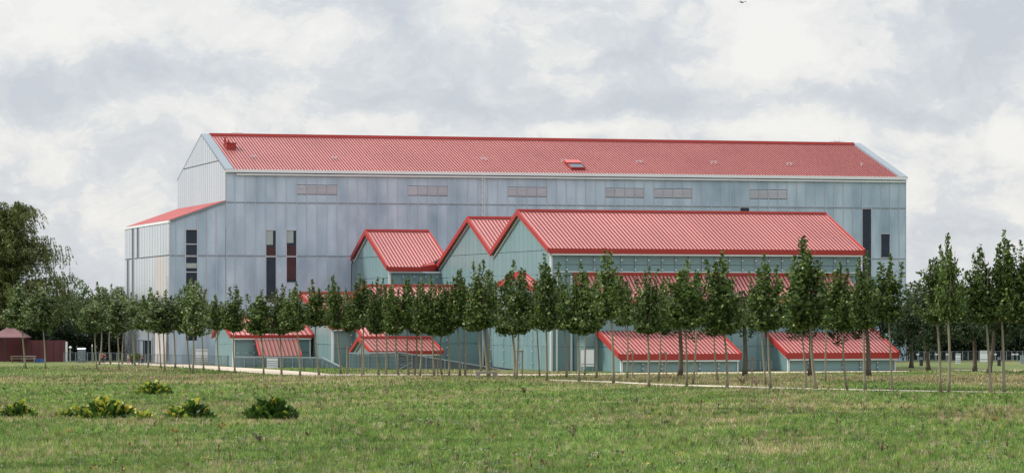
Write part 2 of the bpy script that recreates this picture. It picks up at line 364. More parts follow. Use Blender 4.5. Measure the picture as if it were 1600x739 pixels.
# carcass
mb = MB(); mb.prism([(0, .10, 0), (L, .10, 0), (L, .10, ze - .1), (0, .10, ze - .1)], (0, .5, 0)); mb.build('front_wall', M['backing'], mus)
mb = MB(); mb.prism([(L - .5, .62, 0), (L - .5, WM, 0), (L - .5, WM, ze - .1), (L - .5, va, zr - .15), (L - .5, .62, ze - .1)], (.5, 0, 0)); mb.prism([(0, WM - .3, 0), (L - .52, WM - .3, 0), (L - .52, WM - .3, ze - .1), (0, WM - .3, ze - .1)], (0, .3, 0)); mb.build('rear_wall', M['panel_side'], mus)
pw = 1.185
cols = [0, 1.06] + [1.06 + pw * i for i in range(1, int((L - 1.06 - .8) / pw) + 1)] + [L]
rows = [0, z3, z2, z1, ze - .15]
def col_at(px, py): u = FM.on_v(px, py, 0)[0]; return max(i for i in range(len(cols) - 1) if cols[i] <= u)
wall = mus.children[0] if len(mus.children) else None
fw = [o for o in mus.children if o.name.startswith('front_wall')][0]
zy = lambda px, py: FM.on_v(px, py, 0)[1]
# openings: column -> list of (z0,z1,kind)
ops = {}
def opening(px, ya, yb, kind): i = col_at(px, (ya + yb) / 2); ops.setdefault(i, []).append((zy(px, yb), zy(px, ya), kind)); return i
cA = opening(425, 359, 472, 'w'); cB = opening(457, 359, 441, 'w')
opening(1356, 325.5, 560, 'w'); opening(1385, 364.5, 402, 'w'); opening(1163, 323.5, 372, 'w')
zg0, zg1 = zy(515, 304), zy(515, 289)
gcols = {}
for px in (515, 675, 833, 988, 1065, 1216):
    c = col_at(px - 20, 300)
    for k in range(-1, 3): gcols[c + k] = 1
def subtract(intv, holes):
    out = [intv]
    for h0, h1 in holes:
        nx = []
        for a, b in out:
            if h1 <= a or h0 >= b: nx.append((a, b)); continue
            if h0 > a: nx.append((a, h0))
            if h1 < b: nx.append((h1, b))
        out = nx
    return [(a, b) for a, b in out if b - a > .12]
def panel_col(i, parent, c0, c1, rws, holes, matl, A, Nn, O=Vector((0, 0, 0)), gap=.05, top=None):
    for j in range(len(rws) - 1):
        for a, b in subtract((rws[j], rws[j + 1]), holes):
            facade(parent, O, A, Nn, [(c0, a), (c1, a), (c1, b), (c0, b)], [c0, c1], [a, b], .06, gap, 'wall_panel', matl)
for i in range(len(cols) - 1):
    holes = [(a, b) for a, b, k in ops.get(i, [])] + ([(zg0, zg1)] if i in gcols else [])
    panel_col(i, fw, cols[i], cols[i + 1], rows, holes, M['panel'], U, -V, Vector((0, .10, 0)))
    if i in gcols:
        mb = MB(); c0, c1 = cols[i] + .06, cols[i + 1] - .06
        mb.box((c0, .06, zg0 + .05), (c1, .095, zg1 - .05), 0)
        for q in range(7): z = zg0 + .1 + q * (zg1 - zg0 - .16) / 7; mb.prism([(c0, .055, z), (c1, .055, z), (c1, .0, z + .02), (c0, .0, z + .02)], (0, 0, .07), 0)
        mb.build('louvre_grille', M['grille'], mus)
# battens over the joints
for c in cols:
    holes = []
    mb = MB(); x = min(max(c, .05), L - .05); mb.box((x - .035, -.02, 0.02), (x + .035, .095, ze - .2)); mb.build('batten', M['batten'], fw)
for z in (z3, z2, z1):
    mb = MB(); mb.box((0.1, -.012, z - .05), (L - .1, .09, z + .05)); mb.build('joint_rail', M['joint'], fw)
# windows in the front
for i, lst in ops.items():
    for a, b, k in lst:
        c0, c1 = cols[i] + .07, cols[i + 1] - .07
        g = MB(); g.box((c0, .075, a), (c1, .095, b)); g.box((c0 - .03, .0, b - .05), (c1 + .03, .07, b + .03), 1); g.box((c0 - .03, .0, a - .03), (c1 + .03, .07, a + .04), 1); w = g.build('window', [M['window'], M['batten']], mus)
        if i in (cA, cB):
            zt = zy(430, 382) if i == cA else zy(455, 379)
            g = MB(); g.box((c0, .055, zt), (c0 + (c1 - c0) * .72, .07, b - .08)); g.build('pane', M['blind'], w)
            g = MB(); zq = zy(430, 401 if i == cA else 436); g.box((c0, .052, zq), (c1, .07, zt - .25)); g.build('lower_pane', M['maroon_glass'], w)
            g = MB(); g.box((c0 - .03, -.005, zy(430, 400) - .09), (c1 + .03, .05, zy(430, 400) + .09)); g.build('transom', M['batten'], w)
# a visitor is seen as a dark shape inside the right hand window: left out of the wall, see people
# gutter and eave trim
mb = MB(); mb.box((-.05, -.30, ze - .12), (L + .05, .02, ze + .22)); mb.build('gutter', M['gutter'], mus)
mb = MB(); mb.box((1.2, -.22, ze - .42), (L, -.04, ze - .26)); mb.build('sun_blind_box', M['gutter'], mus)
# roof
er = .95; rz0 = ze + .18
r_, O_, A_, Sv_, Nn_, Ln_ = roof_slope(mus, er, L - er, .02, rz0, va, zr, .352, fin=.12, finw=.06)
vbk = 2 * va - .02 if abs(2 * va - WM) < 3 else WM
roof_slope(mus, er, L - er, WM, ze + .18, va, zr, 2.2, stuff=True)
mb = MB(); mb.bar((er - .1, va - .05, zr + .12), (L - er + .05, va - .05, zr + .12), .7, .34); mb.build('ridge_cap', M['red_pale'], mus)
for ua0, ua1 in ((-.08, er - .06), (L - er + .06, L + .08)):
    for (v0, zA) in ((-.28, ze + .02), (WM, ze + .02)):
        mb = MB(); mb.prism([(ua0, v0, zA), (ua0, va, zr + .02), (ua0, va, zr + .24), (ua0, v0, zA + .24)], (ua1 - ua0, 0, 0)); mb.build('verge_coping', M['coping'], mus)
# gable end panels (left, seen at a glancing angle)
gpoly = [(0, 0), (WM, 0), (WM, ze), (va, zr), (0, ze)]
gcolsv = span(0, WM, 1.4)
mb = MB(); mb.prism([(.02, p[0] + (.05 if p[0] == 0 else 0), p[1] - (.05 if p[1] > 1 else 0)) for p in gpoly], (.45, 0, 0)); gw = mb.build('gable_wall', M['joint'], mus)
facade(gw, (.02, 0, 0), V, -U, gpoly, gcolsv, [zal - .5, z1 - 3, ze + 1.35, zr + .1], .10, .13, 'wall_panel', M['panel_side'])
# ---- annex on the left
VB = vb_; zlow = zal; zhi = z1
aw = [(ua, .10, 0), (0, .10, 0), (0, .10, zhi), (ua, .10, zlow)]
mb = MB(); mb.prism(aw, (0, .4, 0)); af = mb.build('annex_front_wall', M['backing'], mus)
acol = [ua, FM.on_v(275, 400, 0)[0], FM.on_v(290, 400, 0)[0], FM.on_v(308.5, 400, 0)[0], FM.on_v(323.5, 400, 0)[0], FM.on_v(338, 400, 0)[0], 0]
wz1, wz0 = zy(299, 358), zy(299, 531)
def apick(i, j, a, b): return None
apoly = [(ua, 0), (0, 0), (0, zhi - .05), (ua, zlow - .05)]
for i in range(len(acol) - 1):
    rws = [0, z3, z2, 40]
    for j in range(3):
        for a, b in subtract((rws[j], rws[j + 1]), [(wz0, wz1)] if i == 2 else []):
            facade(af, (0, .10, 0), U, -V, apoly, [acol[i], acol[i + 1]], [a, b], .06, .05, 'wall_panel', M['panel'])
for c in acol[:-1]:
    zt = zlow + (zhi - zlow) * (c - ua) / (0 - ua) - .1
    mb = MB(); mb.box((c - .045 + .05 * (c == ua), -.03, .02), (c + .045 + .05 * (c == ua), .095, zt)); mb.build('batten', M['batten'], af)
for z in (z3, z2): mb = MB(); mb.box((ua + .1, -.012, z - .05), (-.05, .09, z + .05)); mb.build('joint_rail', M['joint'], af)
ys = [358, 381, 400, 424.5, 446, 468, 490, 511, 531]
for k in range(len(ys) - 1):
    a, b = zy(299, ys[k + 1]), zy(299, ys[k]); c0, c1 = acol[2] + .07, acol[3] - .07
    g = MB(); g.box((c0, .075, a), (c1, .095, b)); g.box((c0 - .04, .0, b - .05), (c1 + .04, .07, b + .06), 1); w = g.build('window', [M['window'], M['batten']], mus)
    if k == 2: g = MB(); g.box((c0, .052, a + .45), (c1, .07, a + 1.0)); g.build('blind', M['blind'], w)
# annex long left side
spoly = [(0, 0), (VB, 0), (VB, zlow), (0, zlow)]
mb = MB(); mb.prism([(ua + .02, .12, 0), (ua + .02, VB, 0), (ua + .02, VB, zlow - .05), (ua + .02, .12, zlow - .05)], (.4, 0, 0)); mb.prism([(ua + .45, VB - .3, 0), (2, VB - .3, 0), (2, VB - .3, zhi), (ua + .45, VB - .3, zlow - .1)], (0, .3, 0)); sw = mb.build('annex_side_wall', M['joint'], mus)
vs = lambda px: FM.on_u(px, 420, ua)[0]
scol = sorted(set([0, VB] + span(0, VB, 1.9)))
dv = {(vs(209), 'hi'), (vs(215.5), 'hi')}
beige0, beige1 = vs(259), vs(245.5)
slots_hi = [vs(207), vs(216)]; slots_lo = [vs(202), vs(210)]
def spick(i, j, a, b):
    if j == 2:
        return ('strip_window', M['window'], .03) if any(scol[i] <= x < scol[i + 1] for x in slots_hi) else None
    if j == 1 and any(scol[i] <= x < scol[i + 1] for x in slots_lo): return ('strip_window', M['window'], .03)
    if j == 1 and beige0 - .3 < a < beige1 + .3: return ('board_panel', M['beige'], .10)
    if j == 0 and beige0 - .3 < a < beige1 + .3: return ('board_panel', M['beige'], .10)
    if j == 0 and vs(240) < a < vs(216): return 'skip'
    return None
facade(sw, (ua + .02, 0, 0), V, -U, spoly, scol, [0, z3 - 1.0, z2, zlow - .1], .10, .16, 'wall_panel', M['panel_side'], spick)
d0, d1 = vs(239), vs(217); zd = FM.on_u(228, 527, ua)[1]
mb = MB(); mb.box((ua - .12, d0, zd - .3), (ua, d1, zd)); mb.box((ua - .12, d0, 0), (ua, d0 + .5, zd - .32)); mb.box((ua - .12, d1 - .5, 0), (ua, d1, zd - .32)); mb.build('entrance_frame', M['coping'], mus)
mb = MB(); mb.box((ua - .03, d0 + .52, .05), (ua + .0, d1 - 3.2, zd - .34)); dr = mb.build('entrance_door', M['window'], mus)
for k in range(1, 3): mb = MB(); mb.box((ua - .08, d0 + .52 + k * 2.6, .05), (ua - .04, d0 + .66 + k * 2.6, zd - .34)); mb.build('door_frame', M['coping'], dr)
mb = MB(); mb.box((ua - .03, d1 - 3.18, .05), (ua + .0, d1 - .52, zd - .34)); mb.build('pale_door', M['coping'], mus)
# annex shed roof, hipped at its far end
rp = [(ua, -.02, zlow + .05), (0, -.02, zhi + .05), (0, WM, zhi + .05), (ua, VB - .6, zlow + .05)]
mb = MB(); mb.prism(rp, (0, 0, .12)); ar = mb.build('annex_roof', M['red'], mus)
nrs = 34
for i in range(nrs):
    t0 = i / nrs; a = Vector(rp[0]).lerp(Vector(rp[3]), t0); b = Vector(rp[1]).lerp(Vector(rp[2]), t0); a1 = Vector(rp[0]).lerp(Vector(rp[3]), t0 + .93 / nrs); b1 = Vector(rp[1]).lerp(Vector(rp[2]), t0 + .93 / nrs)
    up_ = Vector((0, 0, .125)); mb = MB(); mb.prism([a + up_, a1 + up_, b1 + up_, b + up_], (0, 0, .05)); mb.build('roof_sheet', M['red'], ar)
mb = MB(); mb.prism([(ua - .15, -.15, zlow - .12), (ua - .15, VB + .2, zlow - .12), (ua - .15, VB + .2, zlow + .16), (ua - .15, -.15, zlow + .16)], (.22, 0, 0)); mb.build('eave_trim', M['gutter'], mus)
mb = MB(); mb.prism([(ua, -.16, zlow - .02), (0, -.16, zhi - .02), (0, -.16, zhi + .16), (ua, -.16, zlow + .16)], (0, .12, 0)); mb.build('verge_trim', M['coping'], mus)
mb = MB(); mb.prism([(ua + .1, VB - .05, zlow), (0, WM + .1, zhi), (0, WM + .1, zhi + .1), (ua + .1, VB - .05, zlow + .1)], (0, .3, 0)); mb.build('rear_verge', M['coping'], mus)
# roof fittings
def on_roof(px, py):
    c0, d, dz = FM.ray(px, py); nd = Nn_.x * d[0] + Nn_.y * d[1] + Nn_.z * dz
    t = (O_ - Vector((c0[0], c0[1], H))).dot(Nn_) / nd; return Vector((c0[0] + d[0] * t, c0[1] + d[1] * t, H + dz * t))
p = on_roof(361, 234)
mb = MB(); mb.box((p.x - .55, p.y - .2, p.z - .2), (p.x + .55, p.y + 1.6, p.z + .75)); mb.box((p.x - .62, p.y - .28, p.z + .752), (p.x + .62, p.y + 1.6, p.z + .83)); mb.tube([(p.x - .45, p.y + 1.4, p.z + .84), (p.x - .45, p.y + 1.4, p.z + 1.5)], .12); mb.tube([(p.x, p.y + 1.6, p.z + .84), (p.x, p.y + 1.6, p.z + 1.25)], .1); mb.build('roof_vent', M['red'], mus)
p = on_roof(903, 266)
mb = MB(); Pq = [p + A_ * -.85 + Sv_ * 0, p + A_ * .85, p + A_ * .85 + Sv_ * 3.0, p + A_ * -.85 + Sv_ * 3.0]
mb.prism([q + Nn_ * .05 for q in Pq], Nn_ * .3); sk = mb.build('skylight', M['red'], mus)
mb = MB(); mb.prism([q + Nn_ * .352 for q in [p + A_ * -.75 + Sv_ * .1, p + A_ * .75 + Sv_ * .1, p + A_ * .75 + Sv_ * 1.7, p + A_ * -.75 + Sv_ * 1.7]], Nn_ * .03); mb.build('pane', M['steel'], sk)
mb = MB(); mb.prism([q + Nn_ * .39 for q in [p + A_ * -.9 + Sv_ * 1.75, p + A_ * .9 + Sv_ * 1.75, p + A_ * .9 + Sv_ * 3.1, p + A_ * -.9 + Sv_ * 3.1]], Nn_ * .12); mb.build('hood', M['red_pale'], sk)
for px, py in ((393, 248), (398, 248), (520, 250), (525, 250), (753, 251), (759, 252), (878, 254), (884, 254), (995, 256), (1001, 256), (1112, 257), (1118, 257), (1230, 259), (1236, 259), (1346, 260)):
    p = on_roof(px, py); mb = MB(); mb.bar(p + Nn_ * .1, p + Nn_ * .42, .09); mb.bar(p + Nn_ * .40 - A_ * .2, p + Nn_ * .40 + A_ * .2, .07); mb.build('roof_anchor', M['white_metal'], mus)
for px in (370, 1304, 1311):
    u, z = FM.on_v(px, 222, va); mb = MB(); mb.tube([(u, va, zr + .25), (u, va, zr + .9)], .035, 5); mb.bar((u - .7, va - .1, zr + .38), (u + .7, va - .1, zr + .38), .07); mb.build('roof_aerial', M['white_metal'], mus)
# cable ladder below the eave
u, _ = FM.on_v(755, 300, 0); mb = MB(); zz = z1 - 1.6
for k, z in enumerate(np.arange(zz, ze - .1, .34)):
    mb.bar((u - .13, -.14, z), (u + .13, -.14, z), .05)
    if k % 2: mb.bar((u - .2, -.16, z), (u - .2, -.16, z + .2), .07)
mb.bar((u - .12, -.12, zz), (u - .12, -.12, ze - .1), .05); mb.bar((u + .12, -.12, zz), (u + .12, -.12, ze - .1), .05)
mb.build('cable_ladder', M['white_metal'], mus)

# ------------------------------------------------------------------ glass hall over the baths
AG = .3054; YG = 334.0
XG = (860 - 800) / F * YG
G = Frame(XG, YG, AG)
hall = empty('glass_hall', (XG, YG, 0), AG, label='teal glass protective building with several stepped red gabled roofs before the museum', cat='glass hall')
def bolts(parent, u, v, z0, z1_, n, dv_=-.1):
    mb = MB(); mb.bar((u, v + dv_, z0), (u, v + dv_, z1_), .05, m=1)
    for k in range(n):
        z = z0 + (z1_ - z0) * (k + .5) / n; mb.bar((u - .07, v + dv_ - .05, z), (u + .07, v + dv_ - .05, z), .1)
    mb.build('glass_fixing', [M['white_metal'], M['steel_mid']], parent)
def volume(ef, Y, ap, be, re, base=0., w=.72, pane_w=1.45, band=None, fasc=.42, walls=True, backroof=True, gmat='glass', left_wall=True, fixing=True, front_rows=None, gable_rows=None, gbase=None, rpoly=None, verge=.38, sm=None, stuff=False):
    """ef front eave pixel at depth Y, ap apex pixel and be back eave pixel on the same gable plane, re x of the right end"""
    u0, v0, z0 = G.at(ef[0], ef[1], Y)
    va_, za_ = G.on_u(ap[0], ap[1], u0)
    vb2, zb2 = G.on_u(be[0], be[1], u0) if be else (2 * va_ - v0, z0)
    u1 = G.on_v(re[0], re[1], v0)[0]
    ov = .25
    poly = rpoly(u0, u1, v0, z0, va_, za_) if rpoly else None
    roof, *_r = roof_slope(hall, u0 - ov, u1 + ov, v0 - .3, z0, va_, za_, w, poly=poly, fin=.11, finw=.055, sheet_mat=sm, stuff=stuff)
    if backroof: roof_slope(hall, u0 - ov, u1 + ov, vb2, zb2, va_, za_, 1.6, stuff=True)
    mb = MB(); mb.bar((u0 - ov - .1, va_, za_ + .13), (u1 + ov + .05, va_, za_ + .13), .5, .22); mb.build('ridge_cap', M['red_pale'], hall)
    if rpoly is None:
        mb = MB(); mb.box((u0 - ov, v0 - .42, z0 - fasc), (u1 + ov + .1, v0 - .302, z0 + .10)); mb.build('fascia', M['red'], hall)
        mb = MB(); mb.box((u0 - ov + .3, v0 - .36, z0 - fasc - .16), (u1 + ov - .1, v0 - .25, z0 - fasc - .003)); mb.build('eave_trim', M['white_metal'], hall)
    for (vA, zA, vZ, zZ) in ((v0 - .42, z0 + .02, va_, za_), (vb2, zb2, va_, za_)):
        for uu in (u0 - ov - .16, u1 + ov + .002):
            mb = MB(); mb.prism([(uu, vA, zA - verge), (uu, vZ, zZ - verge), (uu, vZ, zZ + .17), (uu, vA, zA + .17)], (.155, 0, 0)); mb.build('verge_board', M['red'], hall)
        mb = MB(); mb.prism([(u0 - .10, vA + .3 * (1 if vA < va_ else -1), zA - verge - .22), (u0 - .10, vZ, zZ - verge - .22), (u0 - .10, vZ, zZ - verge - .002), (u0 - .10, vA + .3 * (1 if vA < va_ else -1), zA - verge - .002)], (.08, 0, 0)); mb.build('verge_trim', M['white_metal'], hall)
    if walls:
        gb = base if gbase is None else gbase
        if left_wall:
            lo, hi = min(v0, vb2), max(v0, vb2)
            gp = [(v0, gb), (vb2, gb), (vb2, zb2 - .35), (va_, za_ - .45), (v0, z0 - .35)]
            mb = MB(); nn = len(span(lo, hi, pane_w * 2)) - 1
            for q in span(lo, hi, pane_w * 2)[0:]:
                t = (q - v0) / (va_ - v0) if q < va_ else (vb2 - q) / (vb2 - va_)
                zt = (z0 if q < va_ else zb2) + (za_ - (z0 if q < va_ else zb2)) * t - .5
                if zt > gb + .3: mb.box((u0 + .10, q - .05, gb), (u0 + .22, q + .05, zt))
            gwl = mb.build('gable_frame', M['steel_mid'], hall)
            facade(gwl, (u0 + .04, 0, 0), V, -U, gp, span(lo, hi, pane_w), (gable_rows(z0, gb) if gable_rows else [gb] + [z for z in (gb + 2.4, gb + 4.8, gb + 7.2, gb + 9.6, gb + 12) if z < za_ - 1] + [za_]), .03, .045, 'glass_pane', M['glass'])
        # front band
        fb = (band if band is not None else base)
        cs = span(u0 + .25, u1, pane_w if not front_rows else front_rows[1])
        mb = MB()
        for q in cs: mb.box((q - .05, v0 + .12, fb), (q + .05, v0 + .24, z0 - fasc))
        mb.box((u0 + .1, v0 + .25, z0 - fasc - .1), (u1, v0 + .33, z0 - fasc))
        fwl = mb.build('front_frame', M['steel_mid'], hall)
        zt = z0 - fasc - .05
        rws = [fb, fb + (zt - fb) * .5, zt] if (zt - fb) > 1.3 else [fb, zt]
        if (zt - fb) > 5: rws = span(fb, zt, 2.4)
        facade(fwl, (0, v0 + .04, 0), U, -V, [(u0 + .22, fb), (u1, fb), (u1, zt), (u0 + .22, zt)], cs, rws, .03, .045, 'glass_pane', M[gmat])
        if fixing:
            for q in cs[1:-1]: bolts(hall, q, v0, fb + .1, zt - .1, max(2, int((zt - fb) / .8)))
        mb = MB(); mb.box((u0 - .02, v0 - .06, fb if band is None else band), (u0 + .20, v0 + .16, z0 - fasc * .6)); mb.build('corner_post', M['white_metal'], hall)
        mb = MB(); mb.box((u1 + .02, v0 - .06, fb if band is None else band), (u1 + .17, v0 + .16, z0 - fasc * .6)); mb.build('corner_post', M['white_metal'], hall)
        # right end wall and inner back wall
        mb = MB(); mb.prism([(u1 + .02, v0 + .2, gb), (u1 + .02, max(vb2, va_), gb), (u1 + .02, max(vb2, va_), zb2 - .5), (u1 + .02, va_, za_ - .6), (u1 + .02, v0 + .2, z0 - .5)], (.05, 0, 0)); mb.build('end_glazing', M['glass'], hall)
        mb = MB(); mb.box((u0 + 2.5, v0 + 3.2, gb), (u1 - .3, v0 + 3.4, z0 - .6)); mb.build('inner_wall', M['inside'], hall)
        mb = MB()
        for q in span(u0 + 1.2, u1 - 1, 4.2): mb.tube([(q, v0 + 1.4, fb), (q, v0 + 1.4, z0 - .5)], .11, 6)
        mb.build('inner_columns', M['white_metal'], hall)
    return dict(u0=u0, u1=u1, v0=v0, z0=z0, va=va_, za=za_, vb=vb2, zb=zb2)

# main roof (large) with its glass gable down to the ground
zband = G.at(860, 429, YG)[2]
V1 = volume((860, 389), YG, (813, 330), (771, 394), (1344, 391), base=0, band=zband, w=.405, fasc=.42, pane_w=1.42)
mb = MB(); _z = G.on_v(900, 424, 0)[1]; mb.box((V1['u0'] + .3, -.1, _z - .04), (V1['u1'], -.02, _z + .04)); mb.build('band_rail', M['white_metal'], hall)
# second gable, in line with the first
e2 = V1
vB2, zB2 = G.on_u(686, 416, V1['u0']); vA2, zA2 = G.on_u(735, 341, V1['u0'])
u0 = V1['u0']; vv = V1['vb']; zv = V1['zb']
roof_slope(hall, u0 - .25, u0 + 14, vv - .1, zv, vA2, zA2, .405, fin=.11, finw=.055); roof_slope(hall, u0 - .25, u0 + 14, vB2, zB2, vA2, zA2, 1.6, stuff=True)
mb = MB(); mb.bar((u0 - .35, vA2, zA2 + .13), (u0 + 14, vA2, zA2 + .13), .5, .22); mb.build('ridge_cap', M['red_pale'], hall)
for (a, b, c, d) in ((vv - .1, zv, vA2, zA2), (vB2, zB2, vA2, zA2)):
    mb = MB(); mb.prism([(u0 - .41, a, b - .36), (u0 - .41, c, d - .36), (u0 - .41, c, d + .17), (u0 - .41, a, b + .17)], (.155, 0, 0)); mb.build('verge_board', M['red'], hall)
    mb = MB(); mb.prism([(u0 - .10, a, b - .58), (u0 - .10, c, d - .58), (u0 - .10, c, d - .362), (u0 - .10, a, b - .362)], (.08, 0, 0)); mb.build('verge_trim', M['white_metal'], hall)
mb = MB()
for q in span(vv + .3, vB2, 2.9): mb.box((u0 + .10, q - .05, 0), (u0 + .22, q + .05, zv - .6))
gf = mb.build('gable_frame', M['steel_mid'], hall)
facade(gf, (u0 + .04, 0, 0), V, -U, [(vv + .03, 0), (vB2, 0), (vB2, zB2 - .5), (vA2, zA2 - .45), (vv + .03, zv - .5)], span(vv + .03, vB2, 1.42), [0, 2.4, 4.8, 7.2, 9.6, 12, 18], .03, .045, 'glass_pane', M['glass'])
mb = MB()
for (px, ya, yb) in ((836, 372, 418), (820, 362, 400), (803, 366, 398), (829, 352, 366), (848, 385, 425), (852, 380, 428), (844, 380, 405), (806, 360, 372)):
    v_, zt = G.on_u(px, ya, u0 + .5); _, zb = G.on_u(px, yb, u0 + .5); mb.box((u0 + .45, v_ - .14, zb), (u0 + .6, v_ + .14, zt))
mb.build('inner_streak_bars', M['white_metal'], hall)  # white bars of varied length behind the gable glass, for its pale streaks
for k, px in enumerate((718, 733, 747, 768, 788, 812, 833)):
    v_, _ = G.on_u(px, 540, u0); bolts(hall, u0 - .10, v_, .1, 6.2, 5, 0)
# glass wall of the main volume between the base and the second roof, front side
zl = zband - .05
mb = MB(); mb.box((u0 + .3, .3, 0), (V1['u1'] + 2, .38, zl)); fr = mb.build('lower_front_frame', M['inside'], hall)
facade(fr, (0, .2, 0), U, -V, [(u0 + .22, 0), (V1['u1'] + 2, 0), (V1['u1'] + 2, zl), (u0 + .22, zl)], span(u0 + .22, V1['u1'] + 2, 1.42), span(0, zl, 2.45), .03, .045, 'glass_pane', M['glass'])
for px in (893, 870, 1160, 1172, 1185):
    uq, _ = G.on_v(px, 540, 0); mb = MB(); mb.box((uq - .09, -.02, 0), (uq + .09, .14, zl)); mb.build('corner_post', M['white_metal'], hall)
mb = MB(); mb.box((u0 - .02, -.08, 0), (u0 + .2, .15, zl)); mb.build('corner_post', M['white_metal'], hall)
# third gabled roof, far left by the museum wall, its front eave cut back where it meets the second gable
Y3 = G.world(u0, vB2)[1] - 2.4
def cut3(a0, a1, v0, z0, va_, za_):
    Ln = math.hypot(va_ - v0 + .3, za_ - z0); Lw = a1 - a0 + .5; cx = G.on_v(657, 415, v0)[0] - a0 + .25
    return [(0, 0), (cx, 0), (Lw, Ln * .30), (Lw, Ln), (0, Ln)]
V3 = volume((608, 417), Y3, (575, 361), (553, 402), (700, 417), base=0, band=None, w=.375, rpoly=cut3, pane_w=1.42, backroof=True, fasc=.45)
u3a = V3['u0'] - .25; u3c = G.on_v(657, 415, V3['v0'])[0]
mb = MB(); mb.box((u3a, V3['v0'] - .42, V3['z0'] - .45), (u3c, V3['v0'] - .302, V3['z0'] + .05)); mb.prism([(u3c, V3['v0'] - .42, V3['z0'] - .45), (u0 - .45, V3['v0'] + .3, V3['z0'] - .40), (u0 - .45, V3['v0'] + .3, V3['z0'] + .32), (u3c, V3['v0'] - .42, V3['z0'] + .05)], (0, .12, 0)); mb.build('fascia', M['red'], hall)
sl3 = (V3['za'] - V3['z0']) / (V3['va'] - V3['v0'])
mb = MB(); mb.prism([(u3c, V3['v0'] - .25, V3['z0'] + .03), (u0 - .5, V3['v0'] + .45, V3['z0'] + .3), (u0 - .5, V3['v0'] + .30 * (V3['va'] - V3['v0']), V3['z0'] + .30 * (V3['za'] - V3['z0']) + .02)], (0, 0, .06)); mb.build('valley_flashing', M['red'], hall)
mb = MB(); mb.box((V3['u0'] - .1, V3['v0'] - .30, V3['z0'] - .62), (u0 - .1, V3['v0'] - .2, V3['z0'] - .47)); mb.build('eave_trim', M['white_metal'], hall)
uu_, zz_ = V3['u0'] - .3, V3['zb']
mb = MB(); mb.tube([(uu_, V3['vb'] - .1, 0), (uu_, V3['vb'] - .1, zz_ - .9), (uu_ + .1, V3['vb'] - .3, zz_ - .35)], .07, 6); mb.build('downpipe', M['steel'], hall)
# second tier lean-to along the front
Yf = YG
u4a = G.on_v(897, 431, 0)[0]; u4b = G.on_v(1325, 431, 0)[0]; v4 = -3.6
z4t = G.on_v(897, 430, 0)[1]; z4e = z4t - 2.35
roof_slope(hall, u4a, u4b, v4, z4e, -.06, z4t, .405, fin=.11, finw=.055, stuff=True)
mb = MB(); mb.box((u4a - .1, -.16, z4t + .02), (u4b + .1, .0, z4t + .30)); mb.build('flashing', M['red'], hall)
mb = MB(); mb.box((u4a - .1, v4 - .13, z4e - .4), (u4b + .1, v4 - .01, z4e + .1)); mb.build('fascia', M['red'], hall)
mb = MB(); mb.prism([(u4a - .12, v4 - .1, z4e - .3), (u4a - .12, 0, z4t - .3), (u4a - .12, 0, z4t + .15), (u4a - .12, v4 - .1, z4e + .15)], (.11, 0, 0)); mb.build('verge_board', M['red'], hall)
mb = MB(); mb.box((u4a, v4 + .3, 0), (u4b, v4 + .38, z4e - .1)); f4 = mb.build('lower_front_frame', M['inside'], hall)
facade(f4, (0, v4 + .2, 0), U, -V, [(u4a, 0), (u4b, 0), (u4b, z4e - .42), (u4a, z4e - .42)], span(u4a, u4b, 1.42), [0, 2.4, z4e - .42], .03, .045, 'glass_pane', M['glass'])
facade(f4, (u4a, 0, 0), V, -U, [(v4 + .2, 0), (.1, 0), (.1, z4t - .4), (v4 + .2, z4e - .4)], span(v4 + .2, .1, 1.3), [0, 2.4, 4.8, 9.9], .03, .045, 'glass_pane', M['glass'])
# two low front roofs
Y5 = YG - 10.0
V5 = volume((970, 554), Y5 + 2.2, (912, 489), None, (1151, 553), w=.40, fasc=.50, pane_w=2.0, backroof=False, gmat='glass_pale')
V6 = volume((1231, 552), Y5 + 8.5, (1171, 488), None, (1397, 550), w=.40, fasc=.50, pane_w=2.0, backroof=False, gmat='glass_pale')
# small roofs on the left
_u, _v, _z = G.at(610, 492, 352); _w = G.world(V1['u0'] - .35, _v); G_end10 = 800 + F * _w[0] / _w[1]
V8 = volume((519, 508), 356, (473, 458.5), None, (600, 508), w=.42, fasc=.4, pane_w=2.0, backroof=True, stuff=True)
V10 = volume((610, 492), 352, (571, 447), None, (G_end10, 478), w=.42, fasc=.4, pane_w=2.0, backroof=False, stuff=True)
V7 = volume((364, 524), 361, (348, 497), (336, 524), (483, 522.5), w=.52, fasc=.25, pane_w=2.2, verge=.28)
V9 = volume((836, 451), 332, (811, 428), (781, 444), (841, 451), w=.5, fasc=.3, walls=False, stuff=True)
# small shed roof in front of the left small hall
u7a = G.on_v(399, 530, V7['v0'])[0]; u7b = G.on_v(461, 529, V7['v0'])[0]; zt7 = G.on_v(399, 530, V7['v0'])[1]; v7 = V7['v0'] - 2.6; zb7 = G.on_v(409, 556, v7)[1]
roof_slope(hall, u7a, u7b, v7, zb7, V7['v0'] - .45, zt7, .42, fin=.10, finw=.05, sheet_mat=M['red_old'])
for uu in (u7a - .14, u7b + .02): mb = MB(); mb.prism([(uu, v7, zb7 - .2), (uu, V7['v0'] - .45, zt7 - .2), (uu, V7['v0'] - .45, zt7 + .14), (uu, v7, zb7 + .14)], (.12, 0, 0)); mb.build('verge_board', M['red_pale'], hall)
mb = MB(); mb.box((u7a, v7 + .1, 0), (u7b, V7['v0'] - .5, zb7 - .25)); mb.build('shed_base', M['inside'], hall)
V11 = volume((572, 529), 352, (557, 506), (541, 529), (648, 528), w=.5, fasc=.3, pane_w=2.0, verge=.28)
V12 = volume((583, 549), 346, (565, 528), (551, 549), (686, 552), w=.42, fasc=.25, pane_w=1.4, verge=.25, sm=M['red_old'])

